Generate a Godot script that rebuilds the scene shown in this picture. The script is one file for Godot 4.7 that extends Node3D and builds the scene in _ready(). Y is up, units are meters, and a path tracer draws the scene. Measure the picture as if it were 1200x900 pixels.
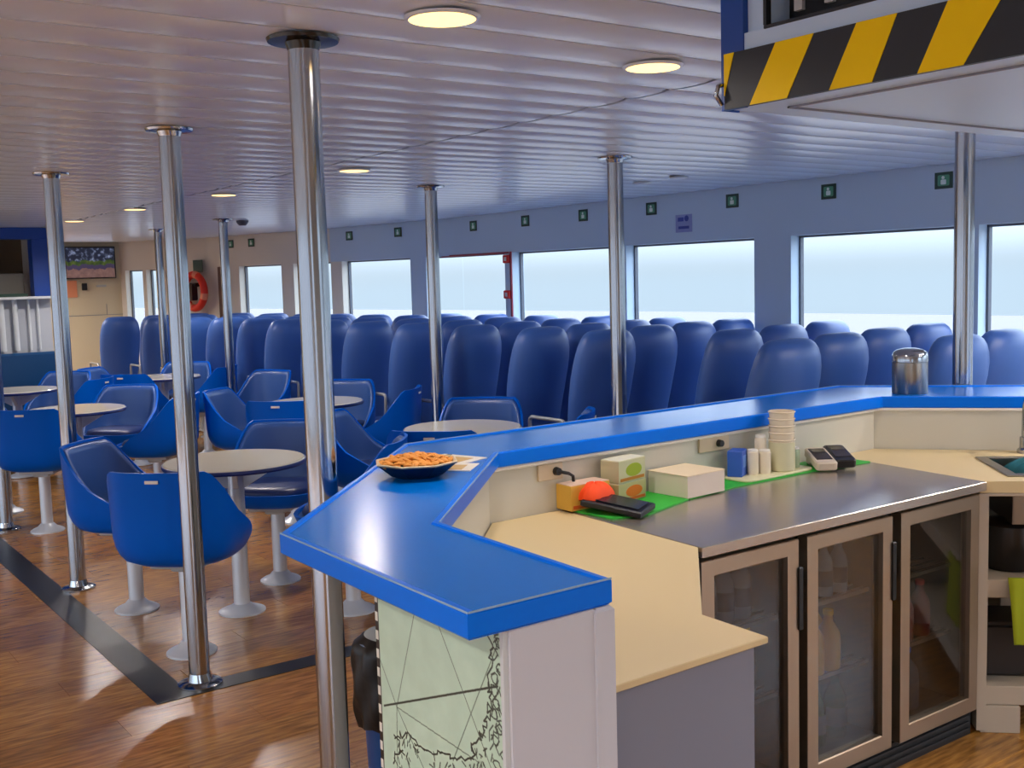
extends Node3D

# ---------------------------------------------------------------- mesh building
class MB:
	var v := PackedVector3Array()
	var g := PackedInt32Array()
	func tri(a: Vector3, b: Vector3, c: Vector3, grp := -1) -> void:
		v.append(a)
		v.append(b)
		v.append(c)
		g.append(grp)
	func quad(a: Vector3, b: Vector3, c: Vector3, d: Vector3, grp := -1) -> void:
		tri(a, b, c, grp)
		tri(a, c, d, grp)
	func fix(start: int, xf := Transform3D()) -> void:
		var vol := 0.0
		var o := v[start] if start < v.size() else Vector3.ZERO
		for i in range(start, v.size(), 3):
			vol += (v[i] - o).dot((v[i + 1] - o).cross(v[i + 2] - o))
		if vol > 0.0:
			for i in range(start, v.size(), 3):
				var k := v[i + 1]
				v[i + 1] = v[i + 2]
				v[i + 2] = k
		if xf != Transform3D():
			for i in range(start, v.size()):
				v[i] = xf * v[i]
	# rings of equal size; groups one per band
	func loft(rings: Array, groups: Array, cap0 := true, cap1 := true, xf := Transform3D(), around := true) -> void:
		var s := v.size()
		var n: int = rings[0].size()
		for k in rings.size() - 1:
			var a: PackedVector3Array = rings[k]
			var b: PackedVector3Array = rings[k + 1]
			var gr: int = groups[k % groups.size()]
			for i in (n if around else n - 1):
				var j := (i + 1) % n
				quad(a[i], a[j], b[j], b[i], gr)
		if cap0:
			cap(rings[0], true)
		if cap1:
			cap(rings[rings.size() - 1], false)
		fix(s, xf)
	func cap(r: PackedVector3Array, back: bool) -> void:
		var m := Vector3.ZERO
		for p in r:
			m += p
		m /= r.size()
		for i in r.size():
			var j := (i + 1) % r.size()
			if back:
				tri(m, r[j], r[i])
			else:
				tri(m, r[i], r[j])
	# polygon of (x, z) points raised from y0 to y1, edges chamfered by bev
	func prism(poly: PackedVector2Array, y0: float, y1: float, bev := 0.0, xf := Transform3D()) -> void:
		var s := v.size()
		var lo := poly
		var mid := poly
		if bev > 0.0:
			lo = inset(poly, bev)
		var levels := [[lo, y0], [mid, y0 + bev], [mid, y1 - bev], [lo, y1]] if bev > 0.0 else [[mid, y0], [mid, y1]]
		var n := poly.size()
		for k in levels.size() - 1:
			var a: PackedVector2Array = levels[k][0]
			var b: PackedVector2Array = levels[k + 1][0]
			var ya: float = levels[k][1]
			var yb: float = levels[k + 1][1]
			for i in n:
				var j := (i + 1) % n
				quad(Vector3(a[i].x, ya, a[i].y), Vector3(a[j].x, ya, a[j].y), Vector3(b[j].x, yb, b[j].y), Vector3(b[i].x, yb, b[i].y))
		var idx := Geometry2D.triangulate_polygon(lo)
		var cw := Geometry2D.is_polygon_clockwise(lo)
		for i in range(0, idx.size(), 3):
			var a2 := lo[idx[i]]
			var b2 := lo[idx[i + 1]]
			var c2 := lo[idx[i + 2]]
			# make the triangle turn the same way as the ring
			var t := (b2 - a2).cross(c2 - a2)
			var area := 0.0
			for q in n:
				area += lo[q].cross(lo[(q + 1) % n])
			if (t > 0.0) != (area > 0.0):
				var k2 := b2
				b2 = c2
				c2 = k2
			tri(Vector3(a2.x, y1, a2.y), Vector3(b2.x, y1, b2.y), Vector3(c2.x, y1, c2.y))
			tri(Vector3(a2.x, y0, a2.y), Vector3(c2.x, y0, c2.y), Vector3(b2.x, y0, b2.y))
		fix(s, xf)
	static func inset(p: PackedVector2Array, d: float) -> PackedVector2Array:
		var area := 0.0
		var n := p.size()
		for q in n:
			area += p[q].cross(p[(q + 1) % n])
		var sg := 1.0 if area > 0.0 else -1.0
		var r := PackedVector2Array()
		for i in n:
			var e0 := (p[i] - p[(i + n - 1) % n]).normalized()
			var e1 := (p[(i + 1) % n] - p[i]).normalized()
			var n0 := Vector2(-e0.y, e0.x) * sg
			var n1 := Vector2(-e1.y, e1.x) * sg
			var m := n0 + n1
			r.append(p[i] + m * (2.0 * d / maxf(0.3, m.dot(m))) if m.dot(m) > 0.01 else p[i])
		return r
	func box(c: Vector3, s: Vector3, bev := 0.0, xf := Transform3D()) -> void:
		var h := s / 2.0
		prism(PackedVector2Array([Vector2(c.x - h.x, c.z - h.z), Vector2(c.x + h.x, c.z - h.z), Vector2(c.x + h.x, c.z + h.z), Vector2(c.x - h.x, c.z + h.z)]), c.y - h.y, c.y + h.y, bev, xf)
	# box between two corners
	func bb(a: Vector3, b: Vector3, bev := 0.0) -> void:
		box((a + b) / 2.0, (b - a).abs(), bev)
	func lathe(profile: Array, n := 24, xf := Transform3D(), sharp := 35.0) -> void:
		var rings := []
		var groups := []
		var grp := 1
		for k in profile.size():
			var p: Vector2 = profile[k]
			var r := PackedVector3Array()
			for i in n:
				var a := TAU * i / n
				r.append(Vector3(p.x * cos(a), p.y, p.x * sin(a)))
			rings.append(r)
			if k > 0:
				if k > 1:
					var d0: Vector2 = profile[k - 1] - profile[k - 2]
					var d1: Vector2 = profile[k] - profile[k - 1]
					if absf(rad_to_deg(d0.angle_to(d1))) > sharp:
						grp += 1
				groups.append(grp)
		loft(rings, groups, profile[0].x > 0.0005, profile[profile.size() - 1].x > 0.0005, xf)
	func tube(path: Array, r: float, n := 10, xf := Transform3D()) -> void:
		var rings := []
		var up := Vector3.UP
		for k in path.size():
			var d: Vector3 = (path[mini(k + 1, path.size() - 1)] - path[maxi(k - 1, 0)]).normalized()
			if k == 0:
				up = Vector3.UP if absf(d.y) < 0.9 else Vector3.RIGHT
			var x := up.cross(d).normalized()
			up = d.cross(x).normalized()
			var ring := PackedVector3Array()
			for i in n:
				var a := TAU * i / n
				ring.append(path[k] + x * cos(a) * r + up * sin(a) * r)
			rings.append(ring)
		loft(rings, [1], true, true, xf)
	func mesh() -> ArrayMesh:
		var st := SurfaceTool.new()
		st.begin(Mesh.PRIMITIVE_TRIANGLES)
		for i in g.size():
			st.set_smooth_group(g[i])
			st.add_vertex(v[i * 3])
			st.add_vertex(v[i * 3 + 1])
			st.add_vertex(v[i * 3 + 2])
		st.generate_normals()
		return st.commit()

var taken := {}
var M := {}
var rng := RandomNumberGenerator.new()

func numbered(parent: Node, called: String) -> String:
	var key := str(parent.get_instance_id()) + called
	var n: int = taken.get(key, 0)
	taken[key] = n + 1
	return called if n == 0 else "%s_%03d" % [called, n]

func thing(called: String, label: String, category: String, at := Vector3.ZERO, turn := 0.0, group := "") -> Node3D:
	var o := Node3D.new()
	o.name = numbered(self, called)
	o.position = at
	o.rotation.y = turn
	add_child(o, true)
	tag(o, label, category, group)
	return o

func tag(o: Node, label: String, category: String, group := "") -> void:
	o.set_meta("label", label)
	o.set_meta("category", category)
	if group:
		o.set_meta("group", group)

func part(parent: Node, called: String, m: Variant, material: Material, label := "") -> MeshInstance3D:
	var o := MeshInstance3D.new()
	o.name = numbered(parent, called)
	o.mesh = m.mesh() if m is MB else m
	o.material_override = null
	for s in o.mesh.get_surface_count():
		o.set_surface_override_material(s, material)
	parent.add_child(o, true)
	if label:
		o.set_meta("label", label)
	return o

func single(called: String, m: Variant, material: Material, label: String, category: String, at := Vector3.ZERO, turn := 0.0, group := "") -> MeshInstance3D:
	var o := part(self, called, m, material)
	o.position = at
	o.rotation.y = turn
	tag(o, label, category, group)
	return o

func struct(called: String, m: Variant, material: Material) -> MeshInstance3D:
	var o := part(self, called, m, material)
	o.set_meta("kind", "structure")
	return o

func struct_node(called: String) -> Node3D:
	var o := Node3D.new()
	o.name = called
	add_child(o, true)
	o.set_meta("kind", "structure")
	return o

func copy(o: Node3D, label: String, at: Vector3, turn := 0.0, group := "") -> Node3D:
	var c: Node3D = o.duplicate()
	var base: String = o.name
	c.name = numbered(self, base)
	add_child(c, true)
	c.position = at
	c.rotation.y = turn
	tag(c, label, o.get_meta("category"), group if group else str(o.get_meta("group", "")))
	return c

func mat(col: Color, rough := 0.5, metal := 0.0, spec := 0.5) -> StandardMaterial3D:
	var m := StandardMaterial3D.new()
	m.albedo_color = col
	m.roughness = rough
	m.metallic = metal
	m.metallic_specular = spec
	return m

func noise_tex(freq: float, seed_: int, c0: Color, c1: Color, c2: Color, octaves := 4) -> NoiseTexture2D:
	var n := FastNoiseLite.new()
	n.seed = seed_
	n.frequency = freq
	n.fractal_octaves = octaves
	var t := NoiseTexture2D.new()
	t.width = 512
	t.height = 512
	t.seamless = true
	t.noise = n
	var gr := Gradient.new()
	gr.set_color(0, c0)
	gr.set_color(1, c2)
	gr.add_point(0.5, c1)
	t.color_ramp = gr
	return t

func floor_tone(c: Color) -> Color:
	return Color(c.r * 1.42, c.g * 1.46, c.b * 1.18)

func glass(tint: Color, alpha: float, rough := 0.03) -> StandardMaterial3D:
	var m := mat(Color(tint.r, tint.g, tint.b, alpha), rough)
	m.transparency = BaseMaterial3D.TRANSPARENCY_ALPHA
	return m

func superell(a: float, b: float, e: float, n: int) -> PackedVector2Array:
	var r := PackedVector2Array()
	for i in n:
		var t := TAU * i / n
		r.append(Vector2(a * signf(cos(t)) * pow(absf(cos(t)), 2.0 / e), b * signf(sin(t)) * pow(absf(sin(t)), 2.0 / e)))
	return r

func rrect(w: float, d: float, r: float, k := 4) -> PackedVector2Array:
	var p := PackedVector2Array()
	for c in [[1, 1, 0.0], [-1, 1, PI / 2], [-1, -1, PI], [1, -1, PI * 1.5]]:
		for i in k + 1:
			var a: float = c[2] + PI / 2 * i / k
			p.append(Vector2(c[0] * (w / 2 - r) + cos(a) * r, c[1] * (d / 2 - r) + sin(a) * r))
	return p

# a flat rectangle with texture coordinates, from its top left corner
func flat(tl: Vector3, right: Vector3, down: Vector3) -> ArrayMesh:
	var st := SurfaceTool.new()
	st.begin(Mesh.PRIMITIVE_TRIANGLES)
	var n := right.cross(-down).normalized()
	var p := [tl, tl + right, tl + right + down, tl + down]
	var u := [Vector2(0, 0), Vector2(1, 0), Vector2(1, 1), Vector2(0, 1)]
	for i in [0, 1, 2, 0, 2, 3]:
		st.set_normal(n)
		st.set_uv(u[i])
		st.add_vertex(p[i])
	return st.commit()

func printed(img: Image, rough := 0.4) -> StandardMaterial3D:
	var m := mat(Color.WHITE, rough)
	m.albedo_texture = ImageTexture.create_from_image(img)
	m.texture_repeat = false
	return m

func ink(img: Image, a: Vector2, b: Vector2, w: float, c: Color) -> void:
	var d := b - a
	var n := int(maxf(2.0, d.length() / 0.7))
	for i in n + 1:
		var p := a + d * i / n
		var h := int(ceil(w / 2.0))
		for dx in range(-h, h + 1):
			for dy in range(-h, h + 1):
				var q := Vector2i(int(p.x) + dx, int(p.y) + dy)
				if q.x >= 0 and q.y >= 0 and q.x < img.get_width() and q.y < img.get_height():
					var f := clampf(w / 2.0 + 0.5 - Vector2(dx, dy).length(), 0.0, 1.0)
					img.set_pixelv(q, img.get_pixelv(q).lerp(Color(c.r, c.g, c.b, 1.0), f * c.a))

const H := 2.139
const ORD := ["first", "second", "third", "fourth", "fifth", "sixth", "seventh", "eighth", "ninth", "tenth", "eleventh", "twelfth", "thirteenth", "fourteenth", "fifteenth"]

func _ready() -> void:
	rng.seed = 7
	# camera
	var cam := Camera3D.new()
	cam.name = "camera"
	cam.fov = rad_to_deg(2.0 * atan(450.0 / 1290.0))
	cam.near = 0.05
	cam.far = 4000.0
	var rx := Basis(Vector3.RIGHT, deg_to_rad(-5.51))
	var rz := Basis(Vector3.BACK, deg_to_rad(-1.585))
	var ry := Basis(Vector3.UP, deg_to_rad(-35.9))
	cam.transform = Transform3D(ry * rx * rz, Vector3(0, 1.55, 0))
	add_child(cam)
	cam.current = true
	# sky and exposure
	var env := Environment.new()
	env.background_mode = Environment.BG_SKY
	var sky := Sky.new()
	var sm := ProceduralSkyMaterial.new()
	sm.sky_top_color = Color(7.4, 9.0, 11.2).linear_to_srgb()
	sm.sky_horizon_color = Color(0.62, 0.79, 0.93).linear_to_srgb()
	sm.sky_curve = 0.25
	sm.ground_bottom_color = Color(0.72, 0.94, 1.14).linear_to_srgb()
	sm.ground_horizon_color = Color(0.72, 0.94, 1.14).linear_to_srgb()
	sm.sky_energy_multiplier = 1.0
	sm.ground_energy_multiplier = 1.0
	var cl := FastNoiseLite.new()
	cl.seed = 5
	cl.frequency = 0.012
	cl.fractal_octaves = 5
	sky.sky_material = sm
	env.sky = sky
	env.background_energy_multiplier = 1.0
	env.tonemap_mode = Environment.TONE_MAPPER_LINEAR
	env.tonemap_exposure = 0.92
	env.sdfgi_enabled = true
	env.ssao_enabled = true
	env.ssil_enabled = true
	# hazy sun to port: it whitens the sea and falls on the deck by the port windows
	var sun := DirectionalLight3D.new()
	sun.name = "sun"
	sun.light_energy = 2.5
	sun.light_color = Color(1.0, 0.97, 0.93)
	sun.light_angular_distance = 3.0
	sun.sky_mode = DirectionalLight3D.SKY_MODE_LIGHT_ONLY
	sun.shadow_enabled = true
	sun.look_at_from_position(Vector3(-10.0, 8.6, -1.5), Vector3.ZERO)
	add_child(sun)
	var we := WorldEnvironment.new()
	we.name = "world_environment"
	we.environment = env
	add_child(we)
	materials()
	shell()
	ceiling_and_floor()
	windows()
	poles()
	bar()
	fridge()
	sink_unit()
	hanging_cabinet()
	lights()
	lounge_seats()
	tables_and_chairs()
	bow_end()
	signs()
	bar_things()
	worktop_things()

func materials() -> void:
	M.white = mat(Color(0.80, 0.82, 0.83), 0.5)
	M.wall = mat(Color(0.74, 0.82, 0.88), 0.5)
	M.cream_wall = mat(Color(0.86, 0.80, 0.66), 0.55)
	M.ceiling = mat(Color(0.87, 0.90, 0.94), 0.22, 0.0, 0.55)
	M.joint = mat(Color(0.30, 0.29, 0.29), 0.7)
	M.chrome = mat(Color(0.66, 0.67, 0.69), 0.14, 1.0)
	M.steel = mat(Color(0.62, 0.60, 0.57), 0.28, 1.0)
	M.steel_frame = mat(Color(0.68, 0.61, 0.53), 0.35, 0.95)
	M.satin = mat(Color(0.84, 0.86, 0.89), 0.3, 0.35)
	M.paint_grey = mat(Color(0.72, 0.73, 0.74), 0.35)
	M.bar_blue = mat(Color(0.0, 0.44, 0.84), 0.2, 0.0, 0.4)
	M.edge_blue = mat(Color(0.0, 0.44, 0.92), 0.3, 0.0, 0.25)
	M.edge_highlight_mat = mat(Color(0.55, 0.68, 0.80), 0.5)  # edge highlight and scuffs put into a pale colour
	M.chair_blue = mat(Color(0.0, 0.36, 0.79), 0.32, 0.0, 0.22)
	M.lining = mat(Color(0.20, 0.34, 0.60), 0.36)
	M.cushion = mat(Color(0.11, 0.18, 0.38), 0.36)
	M.navy = mat(Color(0.22, 0.37, 0.65), 0.42)
	M.navy_dark = mat(Color(0.08, 0.14, 0.28), 0.5)
	M.cream = mat(Color(0.86, 0.77, 0.58), 0.45)
	M.inner = mat(Color(0.80, 0.78, 0.72), 0.5)
	M.panel_grey = mat(Color(0.78, 0.78, 0.81), 0.3)
	M.grey_front = mat(Color(0.50, 0.51, 0.57), 0.5)
	M.black = mat(Color(0.03, 0.03, 0.035), 0.5)
	M.black_gloss = mat(Color(0.03, 0.03, 0.05), 0.2)
	M.dark = mat(Color(0.13, 0.13, 0.14), 0.6)
	M.green = mat(Color(0.16, 0.68, 0.20), 0.55)
	M.orange = mat(Color(0.98, 0.30, 0.06), 0.7)
	M.red = mat(Color(0.85, 0.12, 0.10), 0.5)
	M.yellow = mat(Color(1.0, 0.84, 0.02), 0.45, 0.0, 0.3)
	M.hazard_black = mat(Color(0.09, 0.10, 0.13), 0.45)
	M.paper = mat(Color(0.90, 0.88, 0.84), 0.7)
	M.table_top = mat(Color(0.82, 0.80, 0.74), 0.1, 0.0, 0.6)
	M.tape = mat(Color(0.07, 0.065, 0.07), 0.35)
	M.pane = glass(Color(0.40, 0.45, 0.47), 0.05)
	M.pane.metallic_specular = 0.12
	M.door_glass = glass(Color(0.05, 0.053, 0.058), 0.36)
	M.clear = glass(Color(0.9, 0.95, 0.95), 0.25, 0.1)
	M.frost = mat(Color(0.85, 0.86, 0.82), 0.4)
	M.frost.backlight_enabled = true
	M.frost.backlight = Color(0.5, 0.5, 0.5)
	# wooden floor, grain along the planks (x)
	var browns := [[Color(0.32, 0.205, 0.115), Color(0.44, 0.295, 0.165), Color(0.54, 0.375, 0.22)], [Color(0.35, 0.23, 0.13), Color(0.47, 0.32, 0.185), Color(0.57, 0.40, 0.24)], [Color(0.30, 0.19, 0.105), Color(0.41, 0.27, 0.155), Color(0.51, 0.35, 0.205)], [Color(0.33, 0.21, 0.115), Color(0.45, 0.29, 0.16), Color(0.54, 0.36, 0.21)]]
	for k in 4:
		var w := mat(Color.WHITE, 0.24)
		w.albedo_texture = noise_tex(0.02, 20 + k, floor_tone(browns[k][0]), floor_tone(browns[k][1]), floor_tone(browns[k][2]), 5)
		w.uv1_triplanar = true
		w.uv1_world_triplanar = true
		w.uv1_scale = Vector3(0.55, 0.55, 4.0)
		w.uv1_offset = Vector3(0.13 * k, 0, 0.37 * k)
		w.metallic_specular = 0.55
		M["wood%d" % k] = w
	# light source faces
	M.lens = mat(Color(1, 0.95, 0.85), 0.4)
	M.lens.emission_enabled = true
	M.lens.emission = Color(1.0, 0.80, 0.46)
	M.lens.emission_energy_multiplier = 3.0
	# brushed steel worktop
	M.steel_top = mat(Color(0.74, 0.70, 0.66), 0.26, 0.8)

# wall line of the starboard side at ceiling height, towards the bow
const WL := [Vector2(5.87, 4.0), Vector2(5.87, -9.0), Vector2(5.55, -11.0), Vector2(4.98, -13.25), Vector2(4.3, -14.45)]
const SILL := 0.86
const HEAD := 1.778
# openings: segment, from, to (z on segment 0; distance along the others)
const OPEN := [[0, -2.05, -3.42], [0, -3.69, -4.80], [0, -5.21, -6.45], [0, -6.72, -7.93], [0, -8.19, -9.0], [1, 0.30, 0.66], [1, 1.72, 2.0], [2, 0.02, 0.60], [2, 0.85, 1.56]]

func wall_x(z: float) -> float:
	for k in WL.size() - 1:
		if z <= WL[k].y and z >= WL[k + 1].y:
			return lerpf(WL[k].x, WL[k + 1].x, (WL[k].y - z) / (WL[k].y - WL[k + 1].y))
	return WL[WL.size() - 1].x

func wall_slab(mb: MB, a: Vector2, b: Vector2, y0: float, y1: float, thick := 0.13) -> void:
	var d := (b - a).normalized()
	var n := Vector2(-d.y, d.x)
	if n.x < 0:
		n = -n
	mb.prism(PackedVector2Array([a, b, b + n * thick, a + n * thick]), y0, y1)

func shell() -> void:
	# starboard wall with its window openings
	var wins := win_list()
	var mb := MB.new()
	var edge := [Vector2(5.87, 3.0)]
	var fore := MB.new()   # bow part of the same wall, its lamplit warmth painted in
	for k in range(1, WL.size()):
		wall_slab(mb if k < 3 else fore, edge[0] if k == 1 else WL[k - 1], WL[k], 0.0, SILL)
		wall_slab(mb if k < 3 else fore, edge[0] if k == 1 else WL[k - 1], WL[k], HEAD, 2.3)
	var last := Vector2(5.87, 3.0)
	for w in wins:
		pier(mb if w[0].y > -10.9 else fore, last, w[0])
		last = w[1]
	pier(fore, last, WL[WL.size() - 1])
	struct("wall_starboard", mb, M.wall)
	struct("wall_starboard_bow", fore, mat(Color(0.86, 0.83, 0.77), 0.5))  # warm lamp and window light put into this paint
	# unseen port side, its openings enlarged for more daylight, and the after end
	mb = MB.new()
	mb.bb(Vector3(-6.0, 0, 3.0), Vector3(-5.87, 0.25, -14.5))
	mb.bb(Vector3(-6.0, 2.05, 3.0), Vector3(-5.87, 2.3, -14.5))
	var z := 3.0
	while z > -14.5:
		mb.bb(Vector3(-6.0, 0.25, z), Vector3(-5.87, 2.05, z - 0.18))
		z -= 1.85
	struct("wall_port", mb, M.wall)
	mb = MB.new()
	mb.bb(Vector3(-6.0, 2.05, 3.0), Vector3(6.0, 2.3, 3.12))
	# two open gaps added to let daylight in from aft
	for x in [[-6.0, -2.4], [-1.0, 3.3], [5.6, 6.0]]:
		mb.bb(Vector3(x[0], 0, 3.0), Vector3(x[1], 2.05, 3.12))
	struct("wall_aft", mb, M.white)
	mb = MB.new()
	mb.bb(Vector3(-6.0, 0, -14.45), Vector3(4.42, 2.3, -14.6))
	struct("wall_bow", mb, M.cream_wall)
	# sea round the ship, which lists a little
	mb = MB.new()
	var t := Transform3D(Basis(Vector3.BACK, deg_to_rad(-2.6)), Vector3(0, -4.0, 0))
	mb.prism(PackedVector2Array([Vector2(-1600, -1600), Vector2(1600, -1600), Vector2(1600, 1600), Vector2(-1600, 1600)]), -1.0, 0.0, 0.0, t)
	var sea := mat(Color(0.115, 0.112, 0.115).linear_to_srgb(), 0.7, 0.0, 0.08)
	struct("sea", mb, sea)

func pier(mb: MB, a: Vector2, b: Vector2) -> void:
	# a run of wall between two windows; follows the bends
	var pts := [a]
	for k in range(1, WL.size() - 1):
		if WL[k].y < a.y - 0.001 and WL[k].y > b.y + 0.001:
			pts.append(WL[k])
	pts.append(b)
	for i in pts.size() - 1:
		if pts[i].distance_to(pts[i + 1]) > 0.005:
			wall_slab(mb, pts[i], pts[i + 1], SILL, HEAD)

func win_list() -> Array:
	# [start, end] on the wall line, from the stern to the bow
	return [[Vector2(5.87, 1.6), Vector2(5.87, 0.3)], [Vector2(5.87, 0.0), Vector2(5.87, -1.75)], [Vector2(5.87, -2.05), Vector2(5.87, -3.54)],
		[Vector2(5.87, -3.69), Vector2(5.87, -4.89)], [Vector2(5.87, -5.21), Vector2(5.87, -6.53)], [Vector2(5.87, -6.72), Vector2(5.87, -8.055)],
		[Vector2(5.87, -8.17), Vector2(wall_x(-9.42), -9.42)], [Vector2(wall_x(-9.66), -9.66), Vector2(wall_x(-10.80), -10.80)],
		[Vector2(wall_x(-11.0), -11.0), Vector2(wall_x(-11.62), -11.62)], [Vector2(wall_x(-11.83), -11.83), Vector2(wall_x(-12.60), -12.60)],
		[Vector2(wall_x(-13.86), -13.86), Vector2(wall_x(-14.08), -14.08)], [Vector2(wall_x(-14.13), -14.13), Vector2(wall_x(-14.38), -14.38)]]

func windows() -> void:
	var wins := win_list()
	var frame_mat := mat(Color(0.36, 0.38, 0.42), 0.4)
	var k := 0
	for w in wins:
		k += 1
		var root := struct_node("window_%d" % k)
		var a: Vector2 = w[0]
		var b: Vector2 = w[1]
		var pts := [a, b]
		for q in range(1, WL.size() - 1):
			if WL[q].y < a.y - 0.001 and WL[q].y > b.y + 0.001:
				pts = [a, WL[q], b]
		var fm := MB.new()
		var pm := MB.new()
		for i in pts.size() - 1:
			var d: Vector2 = (pts[i + 1] - pts[i]).normalized()
			var n := Vector2(-d.y, d.x)
			if n.x < 0:
				n = -n
			var p: Vector2 = pts[i] + n * 0.095
			var q2: Vector2 = pts[i + 1] + n * 0.095
			pm.prism(PackedVector2Array([p, q2, q2 + n * 0.008, p + n * 0.008]), SILL, HEAD)
			fm.prism(PackedVector2Array([p - n * 0.012, q2 - n * 0.012, q2 + n * 0.02, p + n * 0.02]), HEAD - 0.014, HEAD)
			fm.prism(PackedVector2Array([p - n * 0.012, q2 - n * 0.012, q2 + n * 0.02, p + n * 0.02]), SILL, SILL + 0.014)
			if i == 0:
				fm.prism(PackedVector2Array([p - n * 0.012, p - n * 0.012 + d * 0.014, p + n * 0.02 + d * 0.014, p + n * 0.02]), SILL, HEAD)
			if i == pts.size() - 2:
				fm.prism(PackedVector2Array([q2 - n * 0.012 - d * 0.014, q2 - n * 0.012, q2 + n * 0.02, q2 + n * 0.02 - d * 0.014]), SILL, HEAD)
		part(root, "window_frame", fm, frame_mat)
		part(root, "pane", pm, M.pane)
	# emergency window: red edge and red pull boxes on its after pier
	var root := thing("emergency_window_trim", "red edging and two red pull boxes around the emergency exit window", "window trim", Vector3(5.87, 1.5, -8.8))
	var mb := MB.new()
	mb.bb(Vector3(-0.012, 0.268, 0.70), Vector3(-0.002, 0.286, -0.42))
	mb.bb(Vector3(-0.012, -0.60, 0.745), Vector3(-0.002, 0.286, 0.72))
	part(root, "red_edge", mb, mat(Color(0.62, 0.22, 0.28), 0.5))
	for y in [0.22, -0.10]:
		mb = MB.new()
		mb.box(Vector3(-0.016, y, 0.685), Vector3(0.03, 0.075, 0.085), 0.006)
		part(root, "pull_box", mb, M.red)
		mb = MB.new()
		mb.box(Vector3(-0.033, y, 0.685), Vector3(0.006, 0.035, 0.03), 0.002)
		part(root, "handle", mb, M.paper)

func ceiling_and_floor() -> void:
	var root := struct_node("ceiling")
	var mb := MB.new()
	mb.bb(Vector3(-6.0, H + 0.022, 3.1), Vector3(6.0, H + 0.16, -14.6))
	part(root, "deck_above", mb, M.joint)
	# one plank cross-section, slightly crowned, one metre long; scaled along x
	var prof := PackedVector2Array()
	var n := 10
	for i in n + 1:
		var t := float(i) / n * 2.0 - 1.0
		prof.append(Vector2(t * 0.0985, H - 0.002 + 0.006 * pow(absf(t), 2.6) ))
	var m1 := MB.new()
	var rings := []
	for x in [0.0, 1.0]:
		var r := PackedVector3Array()
		for p in prof:
			r.append(Vector3(x, p.y, p.x))
		rings.append(r)
	m1.loft(rings, [1], false, false, Transform3D(), false)
	# close the plank above
	var s := m1.v.size()
	m1.quad(Vector3(0, H + 0.004, -0.0985), Vector3(1, H + 0.004, -0.0985), Vector3(1, H + 0.018, -0.0985), Vector3(0, H + 0.018, -0.0985))
	m1.quad(Vector3(0, H + 0.018, 0.0985), Vector3(1, H + 0.018, 0.0985), Vector3(1, H + 0.004, 0.0985), Vector3(0, H + 0.004, 0.0985))
	m1.quad(Vector3(0, H + 0.018, -0.0985), Vector3(1, H + 0.018, -0.0985), Vector3(1, H + 0.018, 0.0985), Vector3(0, H + 0.018, 0.0985))
	# all outward: the lower sheet must face down
	for i in range(0, m1.v.size(), 3):
		var nn := (m1.v[i + 1] - m1.v[i]).cross(m1.v[i + 2] - m1.v[i])
		var c := (m1.v[i] + m1.v[i + 1] + m1.v[i + 2]) / 3.0 - Vector3(0.5, H + 0.010, 0)
		c.x = 0
		if nn.dot(c) > 0:
			var q := m1.v[i + 1]
			m1.v[i + 1] = m1.v[i + 2]
			m1.v[i + 2] = q
	var pm := m1.mesh()
	var k := -24
	while true:
		var zc := -(2.02 + 0.205 * k) - 0.1025
		k += 1
		if zc > 3.0:
			continue
		if zc < -14.4:
			break
		var xe := 5.86
		for e in [zc - 0.1, zc, zc + 0.1]:
			xe = minf(xe, wall_x(e) - 0.005)
		for span in [[-5.86, 2.562], [2.574, xe]]:
			var o := part(root, "ceiling_plank", pm, M.ceiling)
			o.position = Vector3(span[0], 0, zc)
			o.scale = Vector3(span[1] - span[0], 1, 1)
	# floor
	var fl := struct_node("floor")
	mb = MB.new()
	mb.bb(Vector3(-6.0, -0.10, 3.1), Vector3(6.0, -0.004, -14.6))
	part(fl, "deck", mb, M.wood0)
	# vinyl planks that the photograph shows, laid athwart
	var pw := 0.18
	var variants := []
	for L in [1.22]:
		var b := MB.new()
		b.box(Vector3(0, -0.004, 0), Vector3(L - 0.0012, 0.008, pw - 0.0012), 0.0004)
		variants.append(b.mesh())
	var row := 0
	var zz := -1.9
	while zz > -8.2:
		var x := -0.3 - fmod(row * 0.43, 1.22)
		var first := x
		while x < 4.0:
			var visible_from := -0.2
			if x + 1.22 > visible_from and x > first - 0.1:
				var o := part(fl, "floor_plank", variants[0], M["wood%d" % (rng.randi() % 4)])
				o.position = Vector3(x + 0.61, 0, zz)
			x += 1.22
		zz -= pw
		row += 1
	# dark marking strips on the floor
	mb = MB.new()
	mb.bb(Vector3(1.235, 0.0005, -4.02), Vector3(1.375, 0.002, -12.0))
	mb.bb(Vector3(1.235, 0.0005, -4.135), Vector3(2.6, 0.0021, -4.02))
	single("floor_marking_strip", mb, M.tape, "dark strip inlaid in the wooden floor along the aisle and across", "floor strip")

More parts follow.
